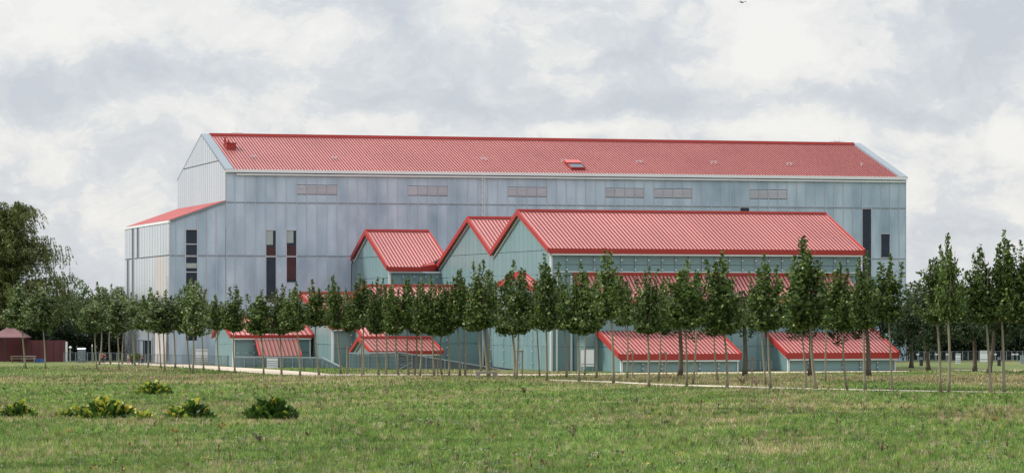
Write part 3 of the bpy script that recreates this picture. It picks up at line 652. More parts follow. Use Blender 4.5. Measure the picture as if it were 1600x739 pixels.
# ------------------------------------------------------------------ terrace railings and ramp screen
def railing(name, pts, posts, zt, label, mesh_h, panel=True, cat='railing'):
    base = Vector(pts[0]); t = empty(name, base, 0, label=label, cat=cat)
    mb = MB()
    for a, b in zip(pts, pts[1:]): mb.bar(Vector(a) - base + Zv * zt[0], Vector(b) - base + Zv * zt[1], .10, .16)
    mb.build('handrail', M['steel_mid'], t)
    a, b = Vector(pts[0]) - base, Vector(pts[-1]) - base
    for k in range(posts + 1):
        f = k / posts; p = a.lerp(b, f); h_ = zt[0] + (zt[1] - zt[0]) * f
        mb = MB(); mb.bar(p, p + Zv * (h_ - .09), .08); mb.build('post', M['steel_mid'], t)
    n = posts * 6; mb = MB()
    for k in range(n):
        f = (k + .5) / n; p = a.lerp(b, f); h_ = zt[0] + (zt[1] - zt[0]) * f; mb.bar(p + Zv * .05, p + Zv * (h_ - .09), .022)
    for q in (.2, .45, .7): mb.bar(a + Zv * zt[0] * q, b + Zv * zt[1] * q, .03)
    mb.build('railing_bars', M['steel'], t, kind='stuff')
    if panel:
        mb = MB(); d = (b - a).normalized(); nrm = Vector((-d.y, d.x, 0)) * .15; mb.prism([a + nrm + Zv * .02, b + nrm + Zv * .02, b + nrm + Zv * (zt[1] - .14), a + nrm + Zv * (zt[0] - .14)], nrm * .2); mb.build('glass_screen', M['glass'], t)
    return t
def P(px, Y): return Vector(((px - 800) / F * Y, Y, 0))
hz = lambda py, Y: H + (YH - py) / F * Y
railing('terrace_railing', [P(367, 354), P(503, 351)], 9, (hz(557, 354), hz(558, 351)), 'grey terrace railing with glass screen in front of the lowest left red roof', 1)
railing('terrace_railing', [P(503, 351.5), P(534, 346)], 3, (hz(558, 351), hz(573, 346)), 'short grey railing sloping down right from the left terrace corner', 1)
railing('terrace_railing', [P(546, 345), P(620, 343)], 5, (hz(551, 345), hz(550, 343)), 'level grey railing under the twin small red gables', 1)
# sloping dark slatted ramp
t = empty('access_ramp', P(622, 341), 0, label='long dark slatted ramp sloping down right along the base of the glass gable', cat='ramp')
base = P(622, 341); a = base - base; b = P(806, 338) - base; h0, h1 = hz(550, 341), hz(581, 338)
nsl = 9
for k in range(nsl):
    f0, f1 = k / nsl, (k + .78) / nsl; lim = .40
    mb = MB(); A0 = Vector((0, 0, h0 * (1 - f0 * .95))); A1 = Vector((0, 0, h0 * (1 - f1 * .95)))
    B0 = b + Vector((0, 0, max(.06, h1 * 1.2 - f0 * .5))); B1 = b + Vector((0, 0, max(.03, h1 * 1.2 - f1 * .5)))
    mb.prism([A1, B1, B0, A0], (0, .08, 0)); mb.build('slat', M['screen'], t)
mb = MB(); mb.bar(Vector((0, -.1, h0 + .05)), b + Vector((0, -.1, h1 * 1.2 + .1)), .09, .1); mb.build('handrail', M['steel_mid'], t)
for f in (0, .12, .24, .4, .55, .7):
    q = b * f; hh = h0 + (h1 - h0) * f; mb = MB(); mb.bar(q + Vector((0, -.15, 0)), q + Vector((0, -.15, hh)), .09); mb.build('post', M['steel_mid'], t)
mb = MB(); mb.bar((.2, -.3, .1), (2.4, -.3, h0 * .75), .10); mb.bar((1.0, -.3, .05), (3.4, -.3, h0 * .8), .10); mb.build('stair_stringer', M['steel_mid'], t)

# ------------------------------------------------------------------ boards, boxes, bench
def board(px0, px1, y0, y1, Y, label, name='information_board', legs=True, cat='board', mt='white_board', lines=(.28, .5, .72), grp=None):
    xc = (px0 + px1) / 2; p = P(xc, Y); w = (px1 - px0) / F * Y; zt = hz(y0, Y); zb = max(.0, hz(y1, Y))
    t = empty(name, p, AG * .4, label=label, cat=cat, group=grp)
    mb = MB(); mb.box((-w / 2, -.06, zb + .02), (w / 2, .06, zt)); mb.build('board_face', M[mt], t)
    mb = MB()
    for f in lines: z = zb + (zt - zb) * (1 - f); mb.box((-w / 2 - .02, -.085, z - .035), (w / 2 + .02, -.062, z + .035))
    mb.box((-w / 2 - .04, -.09, zt + .002), (w / 2 + .04, .09, zt + .07)); mb.build('batten_strip', M['steel_mid'], t)
    for s_ in (-1, 1):
        mb = MB(); mb.bar((s_ * w * .42, .1, 0), (s_ * w * .42, .1, zt - .1), .08); mb.build('post', M['steel_mid'], t)
    return t
board(306, 324.5, 544, 567, 371, 'tall white ribbed board standing against the museum wall left of the small glass gable', lines=(.14, .66, .8, .92))
board(417, 434, 559, 575, 350, 'low white slatted board before the dark terrace railing')
board(908, 928, 545.5, 572, 327, 'plain white board standing in front of the teal glass wall', lines=(.85,))
board(1493.5, 1501, 552, 574, 381, 'narrow white information post on the lawn right of the museum', lines=(.1, .45, .65, .8))
board(1531.5, 1543.5, 547.5, 565, 392, 'white notice board on dark legs before the right hand fence', lines=(.15, .75))
board(1594, 1606, 555, 572, 380, 'grey steel cabinet at the far right edge', name='steel_cabinet', mt='steel_mid', cat='cabinet', lines=(.5,))
def bollard(px, py, label):
    p = ground(px, py); t = empty('bollard_light', p, 0, label=label, cat='bollard', group='dark bollards on the right hand lawn')
    mb = MB(); mb.tube([(0, 0, 0), (0, 0, .72)], .2, 10); mb.build('post', M['dark'], t)
    mb = MB(); mb.tube([(0, 0, .725), (0, 0, .86)], .17, 10); mb.build('lens', M['steel_mid'], t)
    mb = MB(); mb.tube([(0, 0, .865), (0, 0, .98)], [.21, .12], 10); mb.build('cap', M['dark'], t)
bollard(1439.5, 571, 'dark bollard just left of the leaning dark trunk right of the museum'); bollard(1561, 571, 'dark bollard between the white notice board and the grey cabinet')
# stone bench and stakes
p = ground(760, 590); t = empty('stone_bench', p, .1, label='small stone bench on the lawn edge below the glass gable', cat='bench')
mb = MB(); mb.box((-1.0, -.28, .42), (1.0, .28, .60)); mb.build('seat', M['stone'], t)
for s_ in (-1, 1): mb = MB(); mb.box((s_ * .75 - .18, -.22, 0), (s_ * .75 + .18, .22, .418)); mb.build('leg', M['stone'], t)
def stake(px, py, top, label, two=True, arm=0):
    p = ground(px, py); h_ = (py - top) / F * p.y; t = empty('tree_stake', p, 0, label=label, cat='tree stake', group='wooden stakes by the young trees')
    for s_ in ((-1, 1) if two else (0,)):
        mb = MB(); mb.tube([(s_ * .22, 0, 0), (s_ * .22 + .01, 0, h_)], .06, 7); mb.build('post', M['wood'], t)
    mb = MB(); mb.bar((-.35 if two else 0, -.07, h_ - .12), (.35 if two else arm, -.07, h_ - .12), .08, .1); mb.build('crossbar', M['wood'], t)
stake(812, 592, 546, 'pair of wooden stakes with crossbar right of the twin trunks near the gable corner')
stake(988.5, 590, 546, 'single wooden stake at the left of the big low red roof', False, -.4); stake(1041, 590, 549, 'single wooden stake before the middle of the low red roof', False, -.5)
stake(565, 586, 530, 'tall thin stake below the twin small gables', False, .05); stake(684, 587, 546, 'thin stake at the right end of the low twin gable roof', False, .05); stake(1175, 604, 556, 'thin stake among dry stalks between the two low roofs', False, .2)

# ------------------------------------------------------------------ fences
def fence(pa, pb, n, h_, label, bars=8, dark=True):
    a = Vector(pa); b = Vector(pb); t = empty('metal_fence', a, 0, label=label, cat='fence'); d = b - a
    for k in range(n + 1):
        mb = MB(); q = d * (k / n); mb.bar(q, q + Zv * h_, .07); mb.build('post', M['steel_mid'], t)
    for zz in (h_ - .03, .15): mb = MB(); mb.bar(Zv * zz + Vector((0, -.05, 0)), d + Zv * zz + Vector((0, -.05, 0)), .05); mb.build('rail', M['steel'], t)
    mb = MB()
    for k in range(n * bars): q = d * ((k + .5) / (n * bars)); mb.bar(q + Zv * .16, q + Zv * (h_ - .05), .018)
    mb.build('fence_bars', M['steel'], t, kind='stuff')
fence(P(190, 383), P(366, 362), 18, 1.15, 'low dark metal fence along the path at the left museum corner')
fence(P(1418, 398), P(1640, 404), 26, 1.25, 'long grey wire fence under the dark trees right of the museum', 6)
fence(P(100, 392), P(192, 388), 10, 1.2, 'dark wire fence left of the museum behind the young trees', 6)
fence(P(1162, 331), P(1206, 334), 5, 1.1, 'short dark railing between the two low red roofs', 5)

# ------------------------------------------------------------------ left background: maroon wall, canopy, cabinet
def simple(name, loc, label, cat, grp=None): return empty(name, loc, 0, label=label, cat=cat, group=grp)
Yw = 398
t = simple('maroon_wall', P(72, Yw), 'long maroon wall with a pale end post under the dark trees', 'wall')
w = 34 / F * Yw; mb = MB(); mb.box((-w - .3, 0, 0), (w - .3, .3, hz(531, Yw))); mb.build('wall_face', M['maroon'], t)
for k in range(1, 6): mb = MB(); x = -w + k * 2 * w / 6; mb.box((x - .03, -.03, 0), (x + .03, -.003, hz(531, Yw) - .05)); mb.build('joint_cover', M['dark'], t)
mb = MB(); mb.box((w - .28, -.06, 0), (w - .05, .32, hz(533, Yw))); mb.build('end_post', M['gutter'], t)
t = simple('garden_pavilion', P(14, 396), 'dark open pavilion with a dusty pink pitched canopy at the left edge', 'pavilion')
w = 27 / F * 396; mb = MB(); zt = hz(527, 396); za_ = hz(514, 396)
mb.prism([(-w, -1.2, zt), (w, -1.2, zt), (w * .1, 1.5, za_ + .3), (-w * .1, 1.5, za_ + .3)], (0, 0, .08)); mb.prism([(w, -1.2, zt), (w, 4.2, zt), (w * .1, 1.5, za_ + .3)], (0, 0, .07)); mb.prism([(-w, 4.2, zt), (-w, -1.2, zt), (-w * .1, 1.5, za_ + .3)], (0, 0, .07)); mb.build('canopy', M['canopy'], t)
mb = MB(); mb.box((-w + .2, 4, 0), (w - .2, 4.2, zt - .05)); mb.build('rear_panel', M['maroon'], t)
for x in (-w + .2, -.3, w - .2): mb = MB(); mb.bar((x, -1.1, 0), (x, -1.1, zt - .02), .12); mb.build('post', M['dark'], t)
for px, lb in ((46, 'pale picnic table before the maroon wall'), (27, 'dark picnic table under the pink canopy')):
    t = simple('picnic_table', P(px, 392), lb, 'table'); mt = M['stone'] if px > 40 else M['wood']
    mb = MB(); mb.box((-.75, -.4, .68), (.75, .4, .76)); mb.build('tabletop', mt, t)
    for s_ in (-1, 1): mb = MB(); mb.box((s_ * .6 - .05, -.35, 0), (s_ * .6 + .05, .35, .678)); mb.build('leg', mt, t)
    for s_ in (-1, 1): mb = MB(); mb.box((-.75, s_ * .7 - .12, .42), (.75, s_ * .7 + .12, .48)); mb.build('seat', mt, t)
for k, px in enumerate((58, 66)):
    t = simple('storage_crate', P(px, 392), ('left', 'right')[k] + ' one of the two low blue crates at the foot of the maroon wall', 'crate', 'blue crates by the maroon wall')
    mb = MB(); mb.box((-.27, -.25, 0), (.27, .25, .38)); mb.build('crate_body', M['blue'], t)
    mb = MB(); mb.box((-.3, -.28, .382), (.3, .28, .44)); mb.build('rim', M['blue'], t)
t = simple('utility_cabinet', P(127.5, 392), 'grey utility cabinet with scrawled white marks under the trees', 'cabinet')
mb = MB(); zc = hz(545, 392); mb.box((-.45, -.3, 0), (.45, .3, zc)); mb.build('cabinet_body', M['coping'], t)
mb = MB(); mb.prism([(-.5, -.36, zc + .002), (.5, -.36, zc + .002), (.5, 0, zc + .16), (-.5, 0, zc + .16)], (0, .36, 0)); mb.build('lid', M['gutter'], t)
mb = MB()
for k in range(9): x = random.uniform(-.35, .3); z = random.uniform(.35, zc * .75); mb.bar((x, -.31, z), (x + random.uniform(.05, .15), -.31, z + random.uniform(-.2, .25)), .035, .02, up=(0, 1, 0))
mb.build('scrawl', M['white_board'], t)
for px, y0, lb in ((110, 544, 'thin grey pole with a round white lamp left of the utility cabinet'), (144, 541, 'plain grey pole right of the utility cabinet')):
    t = simple('lamp_pole', P(px, 390), lb, 'pole'); h_ = hz(y0, 390)
    mb = MB(); mb.tube([(0, 0, 0), (0, 0, h_)], .05, 8); mb.build('pole', M['steel_mid'], t)
    mb = MB(); mb.tube([(0, 0, h_ + .002), (0, 0, h_ + .08), (0, 0, h_ + .2), (0, 0, h_ + .28)], [.06, .16, .16, .05] if px == 110 else [.055, .06, .05, .03], 8); mb.build('lamp' if px == 110 else 'cap', M['white_board'], t)
# right side small white ground lights along the fence
for k, px in enumerate((1421, 1434, 1463, 1480, 1555, 1583, 1589)):
    t = simple('ground_spotlight', P(px, 394), 'small white topped post light along the wire fence right of the museum', 'light', 'small post lights along the right hand fence')
    mb = MB(); mb.tube([(0, 0, 0), (0, 0, .85)], .04, 6); mb.build('post', M['steel_mid'], t)
    mb = MB(); mb.box((-.16, -.1, .852), (.16, .1, 1.0)); mb.build('head', M['white_board'], t)

# ------------------------------------------------------------------ people by the entrance
SK = mat('skin', (.42, .26, .19), .6); HAIR = mat('hair', (.03, .02, .015), .7)
def skinned(name, verts, edges, rad, m, parent):
    me = bpy.data.meshes.new(name); me.from_pydata(verts, edges, []); me.materials.append(m)
    o = bpy.data.objects.new(name, me); link(o, parent); md = o.modifiers.new('skin', 'SKIN'); md.use_smooth_shade = True
    if not me.skin_vertices: 
        bm = bmesh.new(); bm.from_mesh(me); bm.verts.layers.skin.verify(); bm.to_mesh(me); bm.free()
    for i, r in enumerate(rad): me.skin_vertices[0].data[i].radius = (r, r) if not isinstance(r, tuple) else r
    me.skin_vertices[0].data[0].use_root = True
    sb = o.modifiers.new('sub', 'SUBSURF'); sb.levels = 1; sb.render_levels = 1
    return o
def person(px, py, h_, rz, shirt, trousers, label, stride=.1, arm=.0):
    p = ground(px, py); t = empty('person', p, rz, label=label, cat='person'); s_ = h_ / 1.75
    q = lambda L_: [(a * s_, b * s_, c * s_) for a, b, c in L_]
    V_ = [(0, 0, .95), (0, 0, 1.2), (0, 0, 1.42), (0, -.01, 1.52), (0, -.015, 1.60), (0, -.01, 1.70),
          (.18, 0, 1.40), (.23, .03, 1.15), (.23 , -.08 - arm, .95 + arm), (.23, -.12 - arm, .85 + arm * 1.2), (-.18, 0, 1.40), (-.23, .02, 1.15), (-.24, -.05, .92), (-.24, -.08, .82),
          (.09, 0, .88), (.10, -stride * .5, .50), (.10, -stride, .08), (.10, -stride - .15, .04), (-.09, 0, .88), (-.10, stride * .3, .50), (-.10, stride, .09), (-.10, stride - .13, .04)]
    E_ = [(0, 1), (1, 2), (2, 3), (3, 4), (4, 5), (2, 6), (6, 7), (7, 8), (8, 9), (2, 10), (10, 11), (11, 12), (12, 13), (0, 14), (14, 15), (15, 16), (16, 17), (0, 18), (18, 19), (19, 20), (20, 21)]
    R_ = [(.15, .11), (.15, .11), (.14, .09), .055, (.075, .095), (.06, .075), .06, .045, .034, .028, .06, .045, .034, .028, .085, .06, .04, .035, .085, .06, .04, .035]
    sc = lambda r: tuple(x * s_ for x in r) if isinstance(r, tuple) else r * s_
    skinned('body', q(V_), E_, [sc(r) for r in R_], SK, t)
    skinned('shirt', q([V_[0], V_[1], V_[2], V_[6], V_[7], V_[10], V_[11]]), [(0, 1), (1, 2), (2, 3), (3, 4), (2, 5), (5, 6)], [sc(r) for r in [(.17, .13), (.17, .13), (.16, .11), .075, .06, .075, .06]], shirt, t)
    skinned('trousers', q([(0, 0, .98), V_[14], V_[15], V_[16], V_[18], V_[19], V_[20]]), [(0, 1), (1, 2), (2, 3), (0, 4), (4, 5), (5, 6)], [sc(r) for r in [(.165, .125), .10, .075, .06, .10, .075, .06]], trousers, t)
    skinned('hair', q([(0, .02, 1.60), (0, .01, 1.71)]), [(0, 1)], [sc((.088, .095)), sc((.07, .08))], HAIR, t)
cw = mat('white_cloth', (.6, .56, .56), .8); cp = mat('pink_cloth', (.42, .16, .20), .8); cd = mat('navy_cloth', (.03, .04, .09), .8); cr = mat('red_cloth', (.38, .04, .05), .8); cg = mat('grey_cloth', (.14, .14, .16), .8)
person(201, 568.5, 1.15, .3, cw, cp, 'child in white top and pink trousers by the museum corner', .08)
person(206.5, 569, 1.2, -.5, cd, cd, 'child dressed in navy left of the doorway bush', .05)
person(217, 569, 1.2, 2.6, cd, cg, 'person in dark blue top right of the doorway bush', .1)
person(222, 569, 1.3, 1.2, cg, cd, 'person in grey top nearest the entrance door', .1)
person(160.5, 567.5, 1.3, .9, cr, cd, 'person in red top under the young trees left of the museum', .1, .2)
person(164, 567.5, 1.2, -.7, cd, cg, 'person in dark clothes beside the one in the red top', .1)

# ------------------------------------------------------------------ vegetation
def leaf_cloud(cen, size, tint_fn, name, flat=.55, aspect=.62, mtl='leaf', droop=0.):
    n = len(cen); a = rng.normal(size=(n, 3)); a /= np.linalg.norm(a, axis=1, keepdims=True)
    a[:, 2] = a[:, 2] * (1 - droop) - droop; a /= np.linalg.norm(a, axis=1, keepdims=True)
    b = rng.normal(size=(n, 3)); b[:, 2] *= flat; b -= (b * a).sum(1, keepdims=True) * a; b /= np.linalg.norm(b, axis=1, keepdims=True)
    s_ = (size * rng.uniform(.65, 1.3, n))[:, None]
    q = np.stack([cen - a * s_ * .5, cen + b * s_ * aspect * .5, cen + a * s_ * .5, cen - b * s_ * aspect * .5], 1).reshape(-1, 3)
    return np_mesh(name, q, 4, tint_fn(n), M[mtl])
def mixcol(n, cols_, w):
    idx = rng.choice(len(cols_), n, p=np.array(w) / sum(w)); c = np.array(cols_)[idx] * rng.uniform(.75, 1.25, (n, 1)); return c
G_DARK = [(.036, .066, .014), (.070, .118, .024), (.13, .185, .042), (.27, .31, .13)]
def young_crown(k, pale):
    """upright egg of shoots, unit height, half width about .5 of the given scale"""
    P_ = []; lop = rng.uniform(0, 6.28); lop2 = rng.uniform(0, 6.28)
    for i in range(84):                      # body: arching shoots
        th = rng.uniform(0, 2 * math.pi); rr = rng.uniform(.05, 1) ** .55; zt = rng.uniform(.06, .70 + .06 * math.sin(th + lop * 2))
        env = np.interp(zt, [0, .08, .2, .45, .6, .74], [.55, .88, 1.0, .98, .80, .55]) * (1 + .20 * math.sin(th + lop) + .12 * math.sin(3 * th + lop2)) * rng.uniform(.85, 1.12)
        ex, ey = math.cos(th) * rr * env, math.sin(th) * rr * env
        z0_ = max(.02, zt - rng.uniform(.12, .34)); m_ = int(rng.uniform(30, 62)); t = np.linspace(.1, 1, m_)
        x = ex * np.minimum(1, .3 + .8 * t); y = ey * np.minimum(1, .3 + .8 * t); z = z0_ + (zt - z0_) * t; sp = .13 * (1 - .45 * t)
        P_.append(np.stack([x + rng.normal(0, 1, m_) * sp, y + rng.normal(0, 1, m_) * sp, z + rng.normal(0, .02, m_)], 1))
    nl = int(rng.integers(4, 8)); hi = rng.uniform(0, 6.28)
    for i in range(nl):                      # upright leaders with ragged tips
        a_ = hi + i * 2.4; rr = rng.uniform(.08, .62) if i else .1; zt = 1.0 if i == 0 else rng.uniform(.76, .97); m_ = int(rng.uniform(90, 130)); t = np.linspace(0, 1, m_); lean_ = rng.uniform(-.16, .10)
        x = math.cos(a_) * rr * (.75 + .35 * t) + lean_ * t ** 2; y = math.sin(a_) * rr * (.75 + .35 * t); z = .42 + (zt - .42) * t; sp = .17 * (1 - .82 * t ** 1.3)
        P_.append(np.stack([x + rng.normal(0, 1, m_) * sp, y + rng.normal(0, 1, m_) * sp, z + rng.normal(0, .012, m_)], 1))
    P_ = np.concatenate(P_); P_ = P_[P_[:, 2] > -.02]
    low = P_[:, 2] < .1; P_[low, 2] += rng.uniform(0, .04, low.sum())
    w = [.36, .34, .24, .06] if not pale else [.26, .26, .24, .24]
    cs_ = list(G_DARK)
    if pale: cs_[3] = (.30, .33, .20)
    P_[:, :2] *= .5 / np.quantile(np.hypot(P_[:, 0], P_[:, 1]), .93) * 1.02
    return P_, w, cs_
def tree_crown_mesh(k, pale, wd, ht):
    P_, w, cs_ = young_crown(k, pale); Q = P_ * np.array([wd * 2, wd * 2, ht])
    return leaf_cloud(Q, .235, lambda n: mixcol(n, cs_, w), 'crown', .7, .72)
YOUNG = [tree_crown_mesh(k, k >= 6, 1.12, 5.6) for k in range(9)]
def broad_mesh(wd, ht, n, leaf=.26, cols_=None, w=None, ragged=.16, lobes=26, flatb=.25):
    C0 = []
    for i in range(lobes):
        d = rng.normal(size=3); d /= np.linalg.norm(d); d[2] = abs(d[2]) * 1.0 - flatb * (rng.random() < .4); r = rng.uniform(.45, .92)
        C0.append((d * r, rng.uniform(.20, .36)))
    pts = []
    for c, r in C0:
        m_ = int(n / lobes); d = rng.normal(size=(m_, 3)); d /= np.linalg.norm(d, axis=1, keepdims=True); rr = r * rng.uniform(.5, 1, (m_, 1)) ** .4
        pts.append(c + d * rr + rng.normal(0, ragged * .2, (m_, 3)))
    q = np.concatenate(pts); q[:, :2] /= np.quantile(np.hypot(q[:, 0], q[:, 1]), .93); q[:, 2] = (q[:, 2] + .35) / 1.5; q *= np.array([wd, wd, ht])
    return leaf_cloud(q, leaf, lambda k: mixcol(k, cols_ or [(.018, .038, .014), (.03, .058, .02), (.05, .085, .03), (.10, .14, .06)], w or [.42, .32, .18, .08]), 'crown', .7, .75)
BROAD = [broad_mesh(3.0, 5.6, 7000) for _ in range(3)]

def trunk_mesh(h_, r, lean, bend, ht_crown, dark=False, limbs=6, spread=.6):
    mb = MB(); n = 7; pts = []; rad = []
    for i in range(n):
        f = i / (n - 1); pts.append((lean * f + bend * math.sin(f * math.pi), .05 * math.sin(f * 5), h_ * f)); rad.append(r * (1.28 - .1 * f if i == 0 else 1.0 - .38 * f))
    mb.tube(pts, rad, 9)
    for i in range(limbs):
        a = 2 * math.pi * i / limbs + random.uniform(-.4, .4); zt = ht_crown * random.uniform(.45, .9); s_ = spread * random.uniform(.5, 1)
        p0 = Vector(pts[-1]) - Vector((0, 0, .1)); p2 = p0 + Vector((math.cos(a) * s_, math.sin(a) * s_, zt)); p1 = p0.lerp(p2, .35) + Vector((math.cos(a) * s_ * .3, math.sin(a) * s_ * .3, -.05))
        mb.tube([p0, p1, p2], [r * .55, r * .36, r * .08], 6, cap=False)
    return mb.mesh('trunk', M['bark_dark'] if dark else M['bark'], True)
tcount = 0
def young_tree(fx, fy, cx, top, bot, hw, label, pale=False, r=.105, group='young lime trees in rows in front of the museum'):
    global tcount
    p = ground(fx, fy); s_ = F / p.y; t = empty('lime_tree', p, 0, label=label, cat='tree', group=group)
    th = (fy - bot) / s_; ch = (bot - top) / s_ + .25; wd = hw / s_ * 1.22 * random.uniform(.9, 1.15); off = (cx - fx) / s_
    me = trunk_mesh(th + .35, r * random.uniform(.9, 1.12) * max(.85, min(1.3, ch / 5.6)), off * .7, random.uniform(-.14, .14), ch)
    link(bpy.data.objects.new('trunk', me), t)
    k = (tcount * 5 + 2) % 6 if not pale else 6 + tcount % 3
    c = link(bpy.data.objects.new('crown', YOUNG[k]), t, (off, 0, th - .15)); c.rotation_euler = (random.uniform(-.04, .04), random.uniform(-.09, .09), random.uniform(0, 6.28)); c.scale = (wd / 1.12, wd / 1.12, ch / 5.6)
    tcount += 1
def old_tree(fx, fy, cx, top, bot, hw, label, r=.24, group='old dark broad trees behind the young rows'):
    p = ground(fx, fy); s_ = F / p.y; t = empty('broad_tree', p, 0, label=label, cat='tree', group=group)
    th = (fy - bot) / s_; ch = (bot - top) / s_
    link(bpy.data.objects.new('trunk', trunk_mesh(th + 1.0, r, (cx - fx) / s_ * .5, .1, ch, True, 7, hw / s_ * .6)), t)
    c = link(bpy.data.objects.new('crown', random.choice(BROAD)), t, ((cx - fx) / s_, 0, th - .1)); c.rotation_euler = (0, 0, random.uniform(0, 6.28)); c.scale = (hw / s_ / 3.0, hw / s_ / 3.0, ch / 5.6)

TREES = [
 (40.5, 575.5, 32, 441, 512, 18, 1), (71, 576.5, 65, 443, 514, 18, 1), (151.5, 577.7, 146, 462, 517, 18, 1), (155, 569, 160, 442, 514, 15, 1), (172.6, 568, 172, 446, 512, 14, 1), (186, 577, 183, 450, 519, 16, 1), (191, 568, 196, 456, 508, 12, 0),
 (211, 571.5, 207, 459, 510, 14, 1), (231.6, 574, 232, 450, 514, 14, 0), (251.6, 575.6, 246, 462, 512, 13, 1), (257.6, 579.6, 254, 455, 519, 20, 1), (273.8, 575.6, 270, 461, 513, 13, 0), (297.4, 579.6, 292, 446, 519, 15, 0), (301, 582, 303, 436, 524, 18, 1), (318.5, 579, 314, 441, 510, 12, 1),
 (343, 581, 340, 461, 514, 14, 0), (367.7, 583, 365, 447, 516, 16, 0), (412, 585, 405, 454, 520, 17, 0), (440, 584.5, 436, 445, 520, 17, 0), (469, 587, 461, 441, 516, 16, 0), (498.7, 585.6, 491, 438, 508, 14, 0),
 (532.5, 583.7, 525, 431, 513, 16, 0), (542.5, 584, 546, 452, 516, 14, 0), (568, 585, 568, 429, 509, 15, 0), (592, 585.6, 587, 435, 520, 13, 0), (603, 584.5, 602, 436, 513, 12, 0), (623, 586, 617, 436, 521, 13, 0), (638.6, 586, 636, 434, 513, 14, 0), (648, 585.6, 652, 440, 520, 12, 0), (656, 587, 658, 446, 517, 11, 0),
 (678.6, 587, 675, 431, 521, 18, 0), (690.5, 586, 690, 446, 523, 15, 0), (701.6, 587, 699, 440, 520, 12, 0), (718.7, 587, 713, 421, 507, 15, 0), (726.8, 587, 723, 430, 507, 12, 0), (752, 583, 743, 462, 515, 16, 0), (762.8, 589, 752, 405, 511, 20, 0), (765, 586, 768, 425, 505, 14, 0),
 (804.5, 590.6, 798, 408, 522, 18, 0), (807, 593, 812, 420, 520, 19, 0), (843.5, 589, 836, 438, 508, 16, 0), (854.8, 594.5, 853, 399, 514, 17, 0), (885.5, 590.6, 880, 421, 513, 15, 0), (904.8, 596, 903, 411, 520, 22, 0), (913.8, 586, 917, 440, 517, 13, 0), (932.5, 590.6, 930, 424, 514, 14, 0),
 (958.7, 599, 953, 391, 497, 19, 0), (980.4, 591.5, 980, 432, 506, 13, 0), (1014, 605, 1010, 417, 519, 18, 0), (1029, 595, 1033, 432, 512, 14, 0), (1072.7, 604, 1068, 406, 513, 23, 0), (1082.8, 599.5, 1091, 424, 507, 15, 0), (1121.9, 595, 1113, 438, 522, 14, 0), (1136, 604, 1127, 394, 519, 24, 0),
 (1196.8, 601, 1186, 421, 513, 17, 0), (1204, 609, 1198, 398, 514, 22, 0), (1259.7, 605.6, 1246, 428, 515, 18, 0), (1275, 607, 1262, 371, 511, 25, 0), (1290, 596, 1292, 430, 508, 15, 0), (1324, 609, 1315, 411, 514, 20, 0), (1352, 610.5, 1348, 395, 511, 18, 0), (1393.8, 608.5, 1385, 398, 499, 21, 0),
 (1469, 612, 1461, 384, 503, 19, 0), (1482, 613, 1480, 366, 503, 18, 0), (1548.4, 612, 1537, 386, 503, 20, 0), (1569, 612, 1563, 361, 500, 20, 0), (1614, 612, 1604, 378, 504, 22, 0)]
marks = {40.5: 'leftmost young lime, pale leaved, before the pavilion', 71: 'pale leaved young lime before the maroon wall', 301: 'young lime crossing the dark annex windows, tallest at the left corner', 367.7: 'young lime before the left gable of the lowest left roof', 498.7: 'slim young lime standing before the grey glass gable', 804.5: 'left trunk of the two close limes beside the paired stakes',
         807: 'right trunk of the two close limes beside the paired stakes', 854.8: 'young lime hiding the front corner of the main glass gable', 958.7: 'high topped young lime over the left end of the big low roof', 1275: 'tallest young lime crossing the eave of the main red roof', 1482: 'tall lime with ragged tip against the sky, right of its pair, beyond the museum', 1469: 'tall lime with ragged tip against the sky, left of its pair, beyond the museum',
         1569: 'tallest lime against the sky near the right edge', 1614: 'lime cut by the right edge of the view', 1393.8: 'young lime before the right corner of the museum', 1136: 'forked trunk lime at the right end of the first low roof', 1204: 'lime with near trunk between the two low roofs'}
def where(x):
    L_ = [(110, 'before the left background wood'), (200, 'just left of the museum annex'), (270, 'before the side of the museum annex'), (335, 'before the annex windows'), (490, 'before the lowest left red roof'), (560, 'before the grey glass gable'), (700, 'before the twin small gables'), (790, 'before the second glass gable'), (860, 'before the main glass gable'), (945, 'before the white board on the glass wall'), (1160, 'before the first low front roof'), (1225, 'between the two low front roofs'), (1400, 'before the second low front roof'), (1700, 'right of the museum')]
    for a, b in L_:
        if x < a: return b
cnt = {}
tot = {}
for T in TREES: tot[where(T[0])] = tot.get(where(T[0]), 0) + 1
ordn = ['first', 'second', 'third', 'fourth', 'fifth', 'sixth', 'seventh', 'eighth', 'ninth', 'tenth', 'eleventh', 'twelfth', 'thirteenth', 'fourteenth']
for T in TREES:
    wtxt = where(T[0]); i = cnt.get(wtxt, 0); cnt[wtxt] = i + 1
    lb = marks.get(T[0]) or f'young lime {wtxt}, {ordn[i]} trunk from left'
    young_tree(*T[:6], lb, bool(T[6]))
OLD = [(1063, 587, 1060, 446, 521, 44, 'old dark tree with thick trunk rising before the middle of the first low roof'), (1164, 587, 1160, 444, 523, 36, 'old dark tree with thick trunk just right of the first low roof'), (1266, 587, 1265, 440, 529, 46, 'old dark tree before the left part of the second low roof'), (1357, 587, 1350, 446, 528, 42, 'old dark tree before the right part of the second low roof'),
       (1450.5, 578, 1436, 442, 546, 46, 'old dark leaning tree with low crown just right of the museum'), (1523, 580, 1518, 436, 534, 44, 'old dark tree with thick trunk left of the white notice board'), (1545, 582, 1562, 440, 532, 40, 'old dark tree with thick trunk right of the white notice board'), (1424, 574, 1420, 470, 545, 26, 'small dark tree hugging the right museum corner'), (1610, 580, 1602, 442, 530, 34, 'old dark tree at the right edge')]
for o in OLD: old_tree(*o)
